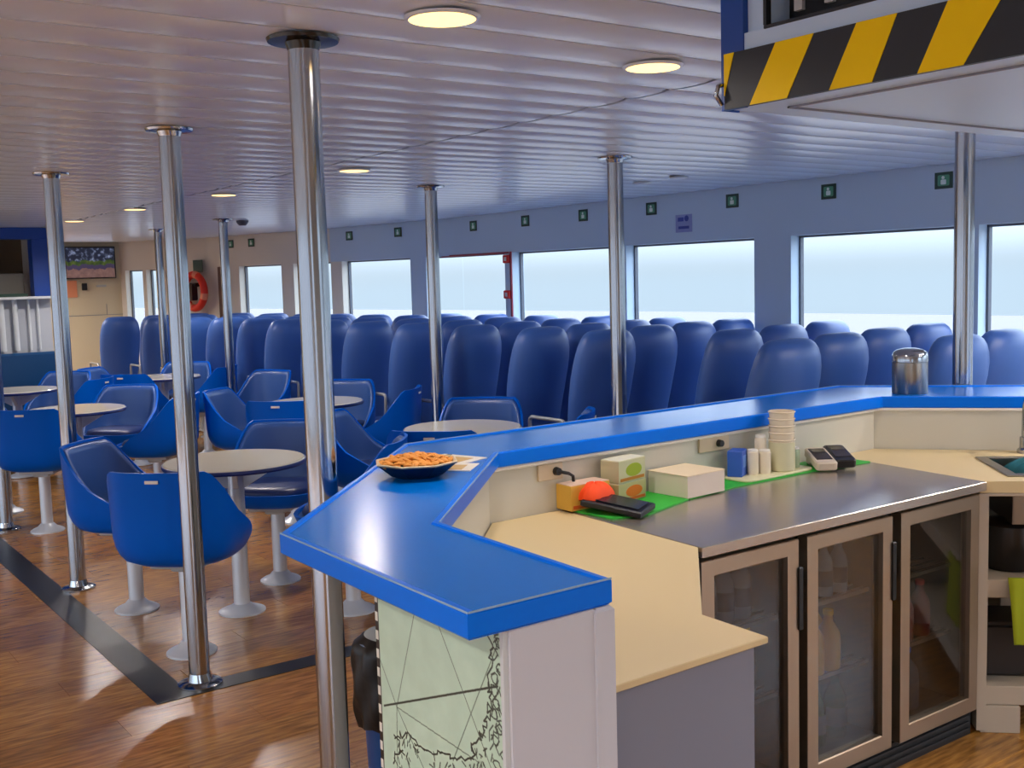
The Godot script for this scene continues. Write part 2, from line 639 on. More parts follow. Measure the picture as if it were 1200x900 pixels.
func poles() -> void:
	var spots := [
		[1.208, -2.49, "thick chrome pole standing right beside the blue bar counter", true],
		[1.437, -4.12, "chrome pole in front of the nearest blue chair, second from the bar", false],
		[1.44, -5.89, "chrome pole behind the open-sided chair, near the left edge", false],
		[1.46, -7.70, "chrome pole cut by the left edge of the picture", false],
		[3.73, -4.22, "chrome pole behind the bar between the lounge seats, nearest the sign row", false],
		[3.73, -5.97, "chrome pole beside the white-lit table at the lounge seats", false],
		[3.73, -9.45, "thin far chrome pole in front of the orange life ring", false],
		[3.73, -11.2, "farthest chrome pole, partly hidden behind the aisle pole", false],
		[3.73, -7.70, "chrome pole hidden behind the thick pole at the bar", false],
		[4.235, -2.62, "chrome pole behind the steel canister, below the striped cabinet", false]]
	for s in spots:
		var t := thing("support_pole", s[2], "pole", Vector3(s[0], 0, s[1]))
		var r := 0.038 if s[3] else 0.04
		var mb := MB.new()
		mb.lathe([Vector2(0.0, 0.0), Vector2(r, 0.0), Vector2(r, H - 0.002), Vector2(0, H - 0.002)], 28)
		part(t, "tube", mb, M.chrome)
		mb = MB.new()
		mb.lathe([Vector2(r, 0.0), Vector2(0.085, 0.0), Vector2(0.085, 0.010), Vector2(0.07, 0.016), Vector2(r + 0.008, 0.02), Vector2(r, 0.05)], 28)
		part(t, "base_flange", mb, M.chrome)
		mb = MB.new()
		mb.lathe([Vector2(r, H - 0.03), Vector2(r + 0.006, H - 0.012), Vector2(0.085, H - 0.010), Vector2(0.088, H - 0.002), Vector2(r, H - 0.002)], 28)
		part(t, "ceiling_flange", mb, M.black_gloss if s[3] else M.chrome, "black ceiling flange" if s[3] else "")

const BAR_IN := [Vector2(1.165, -1.345), Vector2(1.182, -1.90), Vector2(1.787, -2.545), Vector2(3.635, -2.583), Vector2(4.70, -1.30)]
const BAR_OUT := [Vector2(0.878, -1.343), Vector2(0.888, -2.035), Vector2(1.68, -2.895), Vector2(3.863, -2.968), Vector2(5.05, -1.60)]

func strip(a: Array, b: Array) -> PackedVector2Array:
	var p := PackedVector2Array()
	for q in a:
		p.append(q)
	var r := b.duplicate()
	r.reverse()
	for q in r:
		p.append(q)
	return p

func bar() -> void:
	var t := thing("bar_counter", "angled blue-topped bar counter with an old-map front panel", "bar counter")
	var top := 1.05
	var mb := MB.new()
	var outline := strip(BAR_IN, BAR_OUT)
	mb.prism(MB.inset(outline, 0.012), top - 0.038, top, 0.001)
	part(t, "countertop", mb, M.bar_blue)
	# solid blue edging, a little proud of the top, as one rounded bead per edge run
	var runs := [[BAR_OUT, -1.0, 0.034], [BAR_IN, 1.0, 0.036]]
	for r in runs:
		mb = MB.new()
		edge_run(mb, r[0], r[2], top - 0.04, top + 0.004, r[0] == BAR_OUT)
		part(t, "edging", mb, M.edge_blue, "bright blue counter edging")
	mb = MB.new()
	edge_run(mb, [BAR_OUT[0], BAR_IN[0]], 0.014, top - 0.04, top + 0.003, false)
	part(t, "edging", mb, M.edge_blue)
	# paler strips: edge highlight, with scuffs, painted along the edging
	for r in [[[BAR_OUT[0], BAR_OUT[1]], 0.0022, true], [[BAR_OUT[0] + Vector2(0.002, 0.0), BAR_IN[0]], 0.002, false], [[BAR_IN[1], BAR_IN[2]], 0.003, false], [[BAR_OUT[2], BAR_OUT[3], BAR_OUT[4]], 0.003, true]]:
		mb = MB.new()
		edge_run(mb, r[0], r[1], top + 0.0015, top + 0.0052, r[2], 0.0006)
		part(t, "edge_highlight", mb, M.edge_highlight_mat, "pale line of edge highlight and scuffs")
	# body under the top
	var win := [Vector2(1.157, -1.358), Vector2(1.168, -1.905), Vector2(1.763, -2.562), Vector2(3.62, -2.612), Vector2(4.66, -1.33)]
	var wout := [Vector2(0.961, -1.358), Vector2(0.961, -1.78), Vector2(1.728, -2.63), Vector2(3.655, -2.69), Vector2(4.74, -1.38)]
	mb = MB.new()
	mb.prism(strip(win, wout), 0.0, top - 0.04)
	part(t, "body", mb, M.inner)
	# grey end panel and its corner post
	mb = MB.new()
	mb.bb(Vector3(0.957, 0.0, -1.346), Vector3(1.128, top - 0.041, -1.357), 0.002)
	part(t, "end_panel", mb, M.panel_grey, "pale grey end panel")
	mb = MB.new()
	mb.bb(Vector3(1.126, 0.0, -1.34), Vector3(1.166, top - 0.041, -1.40), 0.006)
	part(t, "corner_post", mb, M.panel_grey)
	mb = MB.new()
	mb.bb(Vector3(0.947, 0.0, -1.36), Vector3(0.961, top - 0.042, -1.352), 0.001)
	part(t, "corner_strip", mb, M.white)
	# printed map on the side panel
	var img := map_image()
	var mm := part(t, "map_panel", flat(Vector3(0.9585, 1.01, -1.78), Vector3(0, 0, 0.425), Vector3(0, -1.01, 0)), printed(img, 0.3), "pale green printed sea chart panel")
	mm.position = Vector3.ZERO
	# inner splash strip, light line under the top
	mb = MB.new()
	edge_run(mb, [Vector2(1.775, -2.548), Vector2(3.625, -2.595), Vector2(4.67, -1.318)], 0.012, top - 0.052, top - 0.04, false)
	part(t, "splash_trim", mb, M.paper)

# a run of bars of width w along a line of points, kept to the inner side of the counter
func edge_run(mb: MB, line: Array, w: float, y0: float, y1: float, flip: bool, bev := 0.004) -> void:
	var a := []
	var n := line.size()
	for i in n:
		var e0: Vector2 = (line[i] - line[maxi(i - 1, 0)]).normalized() if i > 0 else (line[1] - line[0]).normalized()
		var e1: Vector2 = (line[mini(i + 1, n - 1)] - line[i]).normalized() if i < n - 1 else e0
		var n0 := Vector2(-e0.y, e0.x)
		var n1 := Vector2(-e1.y, e1.x)
		var m := n0 + n1
		var off := m * (2.0 * w / m.dot(m)) / 2.0
		a.append(line[i] + (off if flip else -off) * 1.0)
	mb.prism(strip(line, a), y0, y1, bev)

func map_image() -> Image:
	var w := 430
	var h := 1022
	var img := Image.create(w, h, false, Image.FORMAT_RGB8)
	var n := FastNoiseLite.new()
	n.seed = 3
	n.frequency = 0.012
	for y in h:
		for x in w:
			var f := n.get_noise_2d(x, y) * 0.03
			img.set_pixel(x, y, Color(0.74 + f, 0.84 + f, 0.76 + f))
	var k := Color(0.16, 0.19, 0.16, 0.85)
	var soft := Color(0.30, 0.36, 0.30, 0.55)
	var P := func(u: float, v: float) -> Vector2: return Vector2(u * w, v * h)
	# chequered borders
	for i in 60:
		img.fill_rect(Rect2i(0, i * 18, 10, 18), Color(0.06, 0.06, 0.07) if i % 2 else Color(0.86, 0.86, 0.82))
		img.fill_rect(Rect2i(422, i * 20, 6, 9), Color(0.2, 0.22, 0.2))
	img.fill_rect(Rect2i(10, 0, 3, h), Color(0.1, 0.1, 0.1))
	# rhumb lines
	var lines := [[0.05, 0.245, 0.93, 0.10], [0.162, 0.233, 0.34, 0.04], [0.162, 0.233, 0.79, 0.245], [0.60, 0.27, 0.98, 0.0], [0.45, 0.0, 0.90, 0.26], [0.162, 0.233, 0.62, 0.42], [0.162, 0.233, 0.12, 0.55], [0.02, 0.40, 0.95, 0.55], [0.1, 0.7, 0.95, 0.42], [0.162, 0.233, 0.03, 0.16], [0.2, 0.95, 0.8, 0.5]]
	for i in lines.size():
		var l: Array = lines[i]
		ink(img, P.call(l[0], l[1]), P.call(l[2], l[3]), 3.2 if i == 0 else 1.8, k if i == 0 else soft)
	# coast, a jagged line with inlets and place names beside it
	var coast := [[0.88, 0.0], [0.895, 0.05], [0.87, 0.10], [0.885, 0.135], [0.85, 0.16], [0.83, 0.185], [0.80, 0.205], [0.74, 0.225], [0.75, 0.245], [0.62, 0.262], [0.52, 0.268], [0.38, 0.283], [0.24, 0.275], [0.13, 0.29], [0.20, 0.31], [0.10, 0.34]]
	rng.seed = 11
	for i in coast.size() - 1:
		var a: Vector2 = P.call(coast[i][0], coast[i][1])
		var b: Vector2 = P.call(coast[i + 1][0], coast[i + 1][1])
		var prev := a
		for s in range(1, 7):
			var q := a.lerp(b, s / 6.0) + Vector2(rng.randf_range(-8, 8), rng.randf_range(-8, 8))
			ink(img, prev, q, 2.8, k)
			prev = q
		for s in 7:
			var q := a.lerp(b, rng.randf()) + Vector2(rng.randf_range(8, 36), rng.randf_range(2, 26))
			ink(img, q, q + Vector2(rng.randf_range(-14, 14), rng.randf_range(-16, 16)), 2.2, Color(k.r, k.g, k.b, 0.6))
	# islands along the far side
	for i in 14:
		var c: Vector2 = P.call(rng.randf_range(0.90, 0.965), 0.01 + i * 0.02)
		var prev := c + Vector2(9, 0)
		for s in range(1, 9):
			var q := c + Vector2(cos(s * TAU / 8) * rng.randf_range(6, 13), sin(s * TAU / 8) * rng.randf_range(5, 11))
			ink(img, prev, q, 2.0, k)
			prev = q
	rng.seed = 7
	return img

func fridge() -> void:
	var t := thing("bar_fridge", "steel three-door glass fronted fridge under the steel worktop", "fridge", Vector3(2.64, 0, -2.26))
	var o := Vector3(-2.64, 0, 2.26)
	var dark_in := mat(Color(0.07, 0.07, 0.08), 0.5)
	var mb := MB.new()
	mb.bb(o + Vector3(2.0, 0.085, -2.54), o + Vector3(3.285, 0.82, -2.52))
	mb.bb(o + Vector3(2.0, 0.085, -2.52), o + Vector3(2.02, 0.82, -2.0))
	mb.bb(o + Vector3(3.265, 0.085, -2.52), o + Vector3(3.285, 0.82, -2.0))
	mb.bb(o + Vector3(2.02, 0.085, -2.52), o + Vector3(3.265, 0.11, -2.0))
	mb.bb(o + Vector3(2.02, 0.80, -2.52), o + Vector3(3.265, 0.82, -2.0))
	mb.bb(o + Vector3(2.395, 0.11, -2.52), o + Vector3(2.41, 0.80, -2.01))
	mb.bb(o + Vector3(2.828, 0.11, -2.52), o + Vector3(2.843, 0.80, -2.01))
	part(t, "body", mb, dark_in)
	mb = MB.new()
	mb.prism(PackedVector2Array([Vector2(2.0 - 2.64, -1.955 + 2.26), Vector2(3.295 - 2.64, -1.948 + 2.26), Vector2(3.352 - 2.64, -2.43 + 2.26), Vector2(3.34 - 2.64, -2.60 + 2.26), Vector2(2.03 - 2.64, -2.565 + 2.26)]), 0.822, 0.851, 0.002)
	part(t, "steel_top", mb, M.steel_top)
	for x in [2.21, 2.62, 3.055]:
		for y in [0.345, 0.57]:
			mb = MB.new()
			for i in 12:
				mb.bb(o + Vector3(x - 0.18, y, -2.5 + i * 0.04), o + Vector3(x + 0.18, y + 0.006, -2.494 + i * 0.04))
			mb.bb(o + Vector3(x - 0.18, y - 0.004, -2.04), o + Vector3(x + 0.18, y + 0.008, -2.034))
			part(t, "wire_shelf", mb, M.steel)
	var spans := [[2.004, 2.384], [2.421, 2.813], [2.856, 3.276]]
	for s in spans:
		mb = MB.new()
		var a: float = s[0]
		var b: float = s[1]
		var st := 0.046
		mb.bb(o + Vector3(a, 0.088, -1.998), o + Vector3(a + st, 0.81, -1.962), 0.003)
		mb.bb(o + Vector3(b - st, 0.088, -1.998), o + Vector3(b, 0.81, -1.962), 0.003)
		mb.bb(o + Vector3(a + st, 0.765, -1.998), o + Vector3(b - st, 0.81, -1.962), 0.003)
		mb.bb(o + Vector3(a + st, 0.088, -1.998), o + Vector3(b - st, 0.14, -1.962), 0.003)
		var d := part(t, "door", mb, M.steel_frame)
		mb = MB.new()
		mb.bb(o + Vector3(a + st, 0.14, -1.984), o + Vector3(b - st, 0.765, -1.978))
		part(d, "door_glass", mb, M.door_glass)
		if s != spans[2]:
			mb = MB.new()
			mb.bb(o + Vector3(b - 0.004, 0.55, -1.968), o + Vector3(b + 0.012, 0.73, -1.956), 0.003)
			part(d, "handle", mb, M.black, "dark grip strip")
	mb = MB.new()
	mb.bb(o + Vector3(2.0, 0.0, -2.5), o + Vector3(3.28, 0.085, -1.985))
	var kick := part(t, "kick_plate", mb, M.black)
	mb = MB.new()
	for i in 3:
		mb.bb(o + Vector3(2.02, 0.018 + i * 0.022, -1.985), o + Vector3(3.26, 0.026 + i * 0.022, -1.978))
	part(kick, "grille", mb, M.dark)
	fridge_things()

func bottle(called: String, h: float, r: float, m: Material, capm: Material, lab: Material) -> Node3D:
	var t := Node3D.new()
	t.name = called
	var mb := MB.new()
	mb.lathe([Vector2(0, 0), Vector2(r * 0.92, 0), Vector2(r, h * 0.04), Vector2(r, h * 0.55), Vector2(r * 0.9, h * 0.64), Vector2(r * 0.42, h * 0.80), Vector2(r * 0.36, h * 0.92), Vector2(0, h * 0.92)], 16)
	part(t, "glass", mb, m)
	mb = MB.new()
	mb.lathe([Vector2(0, h * 0.915), Vector2(r * 0.44, h * 0.915), Vector2(r * 0.44, h), Vector2(0, h)], 12)
	part(t, "cap", mb, capm)
	mb = MB.new()
	mb.lathe([Vector2(r * 0.9, h * 0.18), Vector2(r * 1.02, h * 0.18), Vector2(r * 1.02, h * 0.46), Vector2(r * 0.9, h * 0.46)], 16)
	part(t, "paper_label", mb, lab)
	return t

func fridge_things() -> void:
	var water := mat(Color(0.55, 0.62, 0.68), 0.2)
	var brown := mat(Color(0.25, 0.13, 0.06), 0.2)
	var lemon := mat(Color(0.95, 0.72, 0.02), 0.3)
	var green := mat(Color(0.10, 0.30, 0.10), 0.2)
	var redm := mat(Color(0.5, 0.05, 0.06), 0.3)
	var dim := mat(Color(0.30, 0.33, 0.38), 0.6)
	var kinds := [
		["water_bottle", bottle("water_bottle", 0.19, 0.03, water, M.paper, dim), "bottle", [[2.09, 0.576, -2.10], [2.16, 0.576, -2.10], [2.23, 0.576, -2.10], [2.30, 0.576, -2.10], [2.12, 0.576, -2.2], [2.27, 0.576, -2.2]], "clear water bottle on the top shelf behind left fridge door", "water bottles in the fridge"],
		["beer_bottle", bottle("beer_bottle", 0.2, 0.028, brown, M.yellow, dim), "bottle", [[2.08, 0.351, -2.10], [2.16, 0.351, -2.10], [2.24, 0.351, -2.10], [2.32, 0.351, -2.10]], "brown bottle on the lower shelf behind the left fridge door", "brown bottles in the fridge"],
		["juice_bottle", bottle("juice_bottle", 0.18, 0.036, lemon, M.yellow, lemon), "bottle", [[2.50, 0.351, -2.07], [2.575, 0.351, -2.07], [2.65, 0.351, -2.07], [2.53, 0.351, -2.16], [2.61, 0.351, -2.16], [2.69, 0.351, -2.16]], "yellow juice bottle on the middle shelf behind the centre fridge door", "yellow bottles in the fridge"],
		["tonic_bottle", bottle("tonic_bottle", 0.17, 0.028, water, M.dark, dim), "bottle", [[2.50, 0.576, -2.08], [2.57, 0.576, -2.08], [2.64, 0.576, -2.08], [2.71, 0.576, -2.08]], "small clear bottle on the top shelf behind the centre fridge door", "small clear bottles in the fridge"],
		["wine_bottle", bottle("wine_bottle", 0.21, 0.036, green, M.dark, dim), "bottle", [[2.52, 0.112, -2.10], [2.62, 0.112, -2.10], [2.72, 0.112, -2.10]], "green bottle on the floor of the centre fridge bay", "green bottles in the fridge"],
		["cola_bottle", bottle("cola_bottle", 0.18, 0.033, redm, M.red, redm), "bottle", [[2.95, 0.351, -2.08], [3.04, 0.351, -2.08], [3.13, 0.351, -2.08]], "dark red bottle on the middle shelf behind the right fridge door", "red bottles in the fridge"],
		["milk_bottle", bottle("milk_bottle", 0.2, 0.045, dim, M.edge_blue, dim), "bottle", [[2.96, 0.112, -2.08], [3.08, 0.112, -2.10]], "white milk bottle on the floor of the right fridge bay", "milk bottles in the fridge"]]
	for k in kinds:
		var first := true
		var nth := 0
		for s in k[3]:
			var o: Node3D = k[1]
			var where: String = "%s, %s from the left" % [k[4], ORD[nth]]
			nth += 1
			if first:
				add_child(o, true)
				taken[str(get_instance_id()) + k[0]] = 1
				o.position = Vector3(s[0], s[1], s[2])
				tag(o, where, k[2], k[5])
				first = false
			else:
				copy(o, where, Vector3(s[0], s[1], s[2]), 0.0, k[5])

func sink_unit() -> void:
	# cream worktop beside the fridge, on its cupboard
	var t := thing("cream_worktop", "cream worktop on a grey cupboard at the near end of the bar", "worktop", Vector3(1.6, 0, -2.0))
	var o := Vector2(-1.6, 2.0)
	var p := PackedVector2Array()
	for q in [Vector2(1.160, -1.383), Vector2(1.596, -1.388), Vector2(1.602, -1.568), Vector2(1.998, -1.968), Vector2(2.026, -2.566), Vector2(1.768, -2.56), Vector2(1.172, -1.905)]:
		p.append(q + o)
	var mb := MB.new()
	mb.prism(p, 0.836, 0.85, 0.002)
	part(t, "top", mb, M.cream)
	p = PackedVector2Array()
	for q in [Vector2(1.17, -1.40), Vector2(1.575, -1.405), Vector2(1.58, -1.59), Vector2(1.975, -1.99), Vector2(1.985, -2.55), Vector2(1.77, -2.55), Vector2(1.176, -1.91)]:
		p.append(q + o)
	mb = MB.new()
	mb.prism(p, 0.0, 0.836)
	part(t, "cupboard", mb, M.grey_front)
	# right-hand cream worktop with the sink let in, on an open shelf unit
	var at := Vector2(3.29, -1.965)
	var u := Vector2(0.7236, 0.690).normalized()
	var w := Vector2(u.y, -u.x)   # towards the wall behind
	var t2 := thing("sink_worktop", "cream worktop with a steel sink over open white shelves", "worktop", Vector3(at.x, 0, at.y))
	var out := PackedVector2Array()
	for q in [Vector2(3.292, -1.968), Vector2(3.354, -2.43), Vector2(3.342, -2.602), Vector2(3.615, -2.608), Vector2(4.655, -1.335), Vector2(4.32, -0.985)]:
		out.append(q - at)
	var sink_c := u * 0.33 + w * 0.27
	var su := 0.20
	var sw := 0.165
	mb = MB.new()
	for r in [[-3.0, -su, -3.0, 3.0], [su, 3.0, -3.0, 3.0], [-su, su, -3.0, -sw], [-su, su, sw, 3.0]]:
		var rect := PackedVector2Array([sink_c + u * r[0] + w * r[2], sink_c + u * r[1] + w * r[2], sink_c + u * r[1] + w * r[3], sink_c + u * r[0] + w * r[3]])
		for piece in Geometry2D.intersect_polygons(out, rect):
			mb.prism(piece, 0.812, 0.85)
	part(t2, "top", mb, M.cream)
	var turn := Transform3D(Basis(Vector3(u.x, 0, u.y), Vector3.UP, Vector3(-w.x, 0, -w.y)), Vector3(sink_c.x, 0, sink_c.y))
	mb = MB.new()
	for r in [[-su - 0.025, -su + 0.012, -sw - 0.025, sw + 0.025], [su - 0.012, su + 0.025, -sw - 0.025, sw + 0.025], [-su + 0.012, su - 0.012, -sw - 0.025, -sw + 0.012], [-su + 0.012, su - 0.012, sw - 0.012, sw + 0.025]]:
		mb.box(Vector3((r[0] + r[1]) / 2, 0.853, -(r[2] + r[3]) / 2), Vector3(r[1] - r[0], 0.006, r[3] - r[2]), 0.0015, turn)
	for r in [[Vector3(-su + 0.002, 0.77, 0), Vector3(0.004, 0.16, 2 * sw)], [Vector3(su - 0.002, 0.77, 0), Vector3(0.004, 0.16, 2 * sw)], [Vector3(0, 0.77, -sw + 0.002), Vector3(2 * su, 0.16, 0.004)], [Vector3(0, 0.77, sw - 0.002), Vector3(2 * su, 0.16, 0.004)], [Vector3(0, 0.688, 0), Vector3(2 * su, 0.006, 2 * sw)]]:
		mb.box(r[0], r[1], 0.0, turn)
	part(t2, "sink", mb, M.steel)
	# shelf unit; local axes: x along its front, z out of the front
	var fx := Transform3D(Basis(Vector3(u.x, 0, u.y), Vector3.UP, Vector3(-w.x, 0, -w.y)), Vector3.ZERO)
	var shelf_white := mat(Color(0.72, 0.66, 0.58), 0.5)
	for s in [["side_panel", Vector3(0.012, 0.41, -0.17), Vector3(0.03, 0.80, 0.33)], ["side_panel", Vector3(1.3, 0.41, -0.2), Vector3(0.03, 0.80, 0.38)], ["back_panel", Vector3(0.72, 0.35, -0.36), Vector3(1.1, 0.62, 0.02)], ["shelf", Vector3(0.655, 0.487, -0.19), Vector3(1.25, 0.06, 0.33)], ["shelf", Vector3(0.655, 0.125, -0.19), Vector3(1.25, 0.064, 0.33)], ["plinth", Vector3(0.075, 0.046, -0.10), Vector3(0.125, 0.092, 0.17)], ["plinth", Vector3(1.22, 0.046, -0.10), Vector3(0.125, 0.092, 0.17)], ["apron", Vector3(0.655, 0.806, -0.02), Vector3(1.28, 0.012, 0.03)]]:
		mb = MB.new()
		mb.box(s[1], s[2], 0.002, fx)
		part(t2, s[0], mb, shelf_white)
	# tap
	var tap := thing("kitchen_tap", "curved chrome tap behind the steel sink", "tap", Vector3(at.x + 0.62, 0.85, at.y - 0.20))
	mb = MB.new()
	var path := [Vector3(0, 0, 0), Vector3(0, 0.12, 0)]
	for i in 11:
		var a := PI * i / 10.0
		path.append(Vector3(-0.06 * u.x * 0.0, 0, 0) + Vector3(0, 0.16 + 0.055 * sin(a), 0) + Vector3(-w.x, 0, -w.y) * 0.055 * (1.0 - cos(a)))
	path.append(path[path.size() - 1] - Vector3(0, 0.05, 0))
	mb.tube(path, 0.010, 12)
	part(tap, "spout", mb, M.chrome)
	mb = MB.new()
	mb.lathe([Vector2(0, 0), Vector2(0.026, 0), Vector2(0.026, 0.012), Vector2(0.017, 0.02), Vector2(0.017, 0.06), Vector2(0, 0.062)], 16)
	part(tap, "base", mb, M.chrome)
	mb = MB.new()
	mb.tube([Vector3(0.015, 0.04, 0), Vector3(0.05, 0.055, 0.015), Vector3(0.075, 0.075, 0.02)], 0.006, 8)
	part(tap, "lever", mb, M.chrome)
	# things in the sink and on the shelves
	var c3 := Vector3(at.x + sink_c.x, 0.691, at.y + sink_c.y)
	var pot := thing("sink_pot", "dark pot with teal inside lying in the steel sink", "pot", c3 + Vector3(-u.x * 0.09 + w.x * 0.03, 0.0, -u.y * 0.09 + w.y * 0.03))
	mb = MB.new()
	mb.lathe([Vector2(0, 0), Vector2(0.075, 0), Vector2(0.09, 0.02), Vector2(0.095, 0.13), Vector2(0.1, 0.135), Vector2(0.095, 0.14), Vector2(0.088, 0.13), Vector2(0.08, 0.03), Vector2(0, 0.025)], 24)
	part(pot, "bowl", mb, mat(Color(0.05, 0.08, 0.12), 0.35))
	mb = MB.new()
	var rr := []
	for i in 7:
		var ring := PackedVector3Array()
		for j in 20:
			var a := TAU * j / 20
			var rad := 0.084 * cos(i * PI / 13.0) * (1.0 + 0.12 * sin(3 * a + i))
			ring.append(Vector3(rad * cos(a), 0.11 + 0.07 * sin(i * PI / 13.0) + 0.008 * sin(5 * a), rad * sin(a)))
		rr.append(ring)
	mb.loft(rr, [1])
	part(pot, "cloth", mb, mat(Color(0.08, 0.40, 0.44), 0.7), "teal cloth")
	var place := func(x: float, y: float, z: float) -> Vector3: return Vector3(at.x, 0, at.y) + fx * Vector3(x, y, z)
	var cloth := MB.new()
	var rings := []
	for i in 9:
		var y := 0.535 - 0.225 * i / 8.0
		var ring := PackedVector3Array()
		for j in 14:
			var f := float(j) / 13.0
			ring.append(Vector3(lerpf(0.085 + 0.022 * i / 8.0, 0.33 - 0.02 * i / 8.0, f), y, 0.012 + 0.006 * sin(f * 17.0 + i * 0.4)))
		for j in range(13, -1, -1):
			ring.append(ring[j] + Vector3(0, 0, -0.004))
		rings.append(ring)
	cloth.loft(rings, [1])
	var cm := single("hanging_cloth", cloth, mat(Color(0.62, 0.66, 0.05), 0.8), "yellow-green cloth hanging over the shelf edge under the sink", "cloth", Vector3(at.x, 0, at.y))
	cm.transform = Transform3D(fx.basis, Vector3(at.x, 0, at.y))
	var box := MB.new()
	box.box(Vector3(0, 0.09, 0), Vector3(0.16, 0.18, 0.18), 0.01)
	box.box(Vector3(0, 0.185, 0), Vector3(0.165, 0.016, 0.185), 0.004)
	single("storage_tub", box, mat(Color(0.12, 0.09, 0.08), 0.5), "dark brown tub on the lower shelf under the sink", "tub", place.call(0.13, 0.159, -0.20), -0.76)
	box = MB.new()
	box.lathe([Vector2(0, 0), Vector2(0.085, 0), Vector2(0.09, 0.01), Vector2(0.09, 0.15), Vector2(0.08, 0.16), Vector2(0.03, 0.17), Vector2(0, 0.172)], 20)
	single("stock_pot", box, mat(Color(0.14, 0.12, 0.11), 0.3, 0.4), "dark round pot on the upper shelf below the sink", "pot", place.call(0.15, 0.519, -0.20))

func hanging_cabinet() -> void:
	# hangs from the ceiling over the near end of the bar
	var x := 1.80
	var yb := 1.895
	var zf := -1.681
	var t := thing("hanging_cabinet", "grey hanging cabinet with a black and yellow striped edge", "cabinet", Vector3(x, yb, zf))
	var body := mat(Color(0.77, 0.87, 0.98), 0.35)
	var mb := MB.new()
	# shell: bottom, sides, with a recess for the vent on the face
	var top := H - yb
	mb.bb(Vector3(0.0, 0.004, 0.0), Vector3(1.75, 0.152, 1.6))
	mb.bb(Vector3(0.012, 0.10, 0.0), Vector3(1.75, top, 0.12))
	mb.bb(Vector3(0.012, 0.10, 0.46), Vector3(1.75, top, 1.6))
	mb.bb(Vector3(0.012, 0.10, 0.12), Vector3(0.09, 0.156, 0.46))
	mb.bb(Vector3(0.08, 0.10, 0.12), Vector3(1.75, top, 0.46))
	part(t, "body", mb, body)
	mb = MB.new()
	mb.bb(Vector3(-0.004, 0.0, 0.0), Vector3(0.012, top, 0.060), 0.002)
	mb.bb(Vector3(0.0, 0.0, -0.006), Vector3(0.05, top, 0.0))
	part(t, "corner_trim", mb, mat(Color(0.03, 0.27, 0.62), 0.4), "blue corner trim")
	# vent in the face
	mb = MB.new()
	mb.bb(Vector3(-0.003, 0.150, 0.115), Vector3(0.012, 0.157, 0.46), 0.001)
	mb.bb(Vector3(-0.003, 0.157, 0.114), Vector3(0.012, top, 0.122), 0.001)
	part(t, "vent_frame", mb, M.hazard_black)
	for i in 4:
		mb = MB.new()
		mb.bb(Vector3(0.02, 0.176, 0.175 + i * 0.075), Vector3(0.03, top, 0.195 + i * 0.075))
		part(t, "vent_bar", mb, M.paint_grey)
	mb = MB.new()
	mb.bb(Vector3(0.07, 0.15, 0.122), Vector3(0.082, top, 0.46))
	part(t, "vent_back", mb, M.black)
	# stripe board; leaning stripes as inlaid pieces
	mb = MB.new()
	mb.bb(Vector3(-0.012, 0.0, 0.014), Vector3(0.0, 0.115, 1.6))
	var board := part(t, "stripe_board", mb, M.hazard_black)
	var z0 := 0.0
	var lo := [[-0.09, 0.005], [0.085, 0.183], [0.287, 0.384], [0.48, 0.57], [0.68, 0.78], [0.88, 0.98], [1.08, 1.18], [1.28, 1.38]]
	var hi := [[0.0, 0.042], [0.155, 0.25], [0.35, 0.438], [0.54, 0.65], [0.75, 0.85], [0.95, 1.05], [1.15, 1.25], [1.35, 1.45]]
	for i in lo.size():
		mb = MB.new()
		var a := Vector2(maxf(lo[i][0], 0.014), 0.0)
		var b := Vector2(maxf(lo[i][1], 0.0145), 0.0)
		var c := Vector2(hi[i][1], 0.115)
		var d := Vector2(maxf(hi[i][0], 0.014), 0.115)
		if i == 0:
			a = Vector2(0.014, 0.03)
			b = Vector2(0.0145, 0.028)
		var ring := PackedVector3Array([Vector3(-0.012, a.y, a.x), Vector3(-0.012, b.y, b.x), Vector3(-0.012, c.y, c.x), Vector3(-0.012, d.y, d.x)])
		var ring2 := PackedVector3Array()
		for q in ring:
			ring2.append(q + Vector3(-0.0015, 0, 0))
		mb.loft([ring, ring2], [-1])
		part(board, "yellow_stripe", mb, M.yellow)
	mb = MB.new()
	mb.bb(Vector3(0.10, 0.0, 0.09), Vector3(0.106, 0.004, 1.6))
	mb.bb(Vector3(0.10, 0.0, 0.09), Vector3(1.7, 0.004, 0.096))
	part(t, "soffit_seam", mb, M.grey_front)
	var hook := MB.new()
	hook.tube([Vector3(-0.01, 0.012, 0.004), Vector3(-0.03, 0.03, 0.006), Vector3(-0.022, 0.05, 0.006), Vector3(-0.004, 0.054, 0.006)], 0.005, 8)
	part(t, "hook", hook, M.chrome)

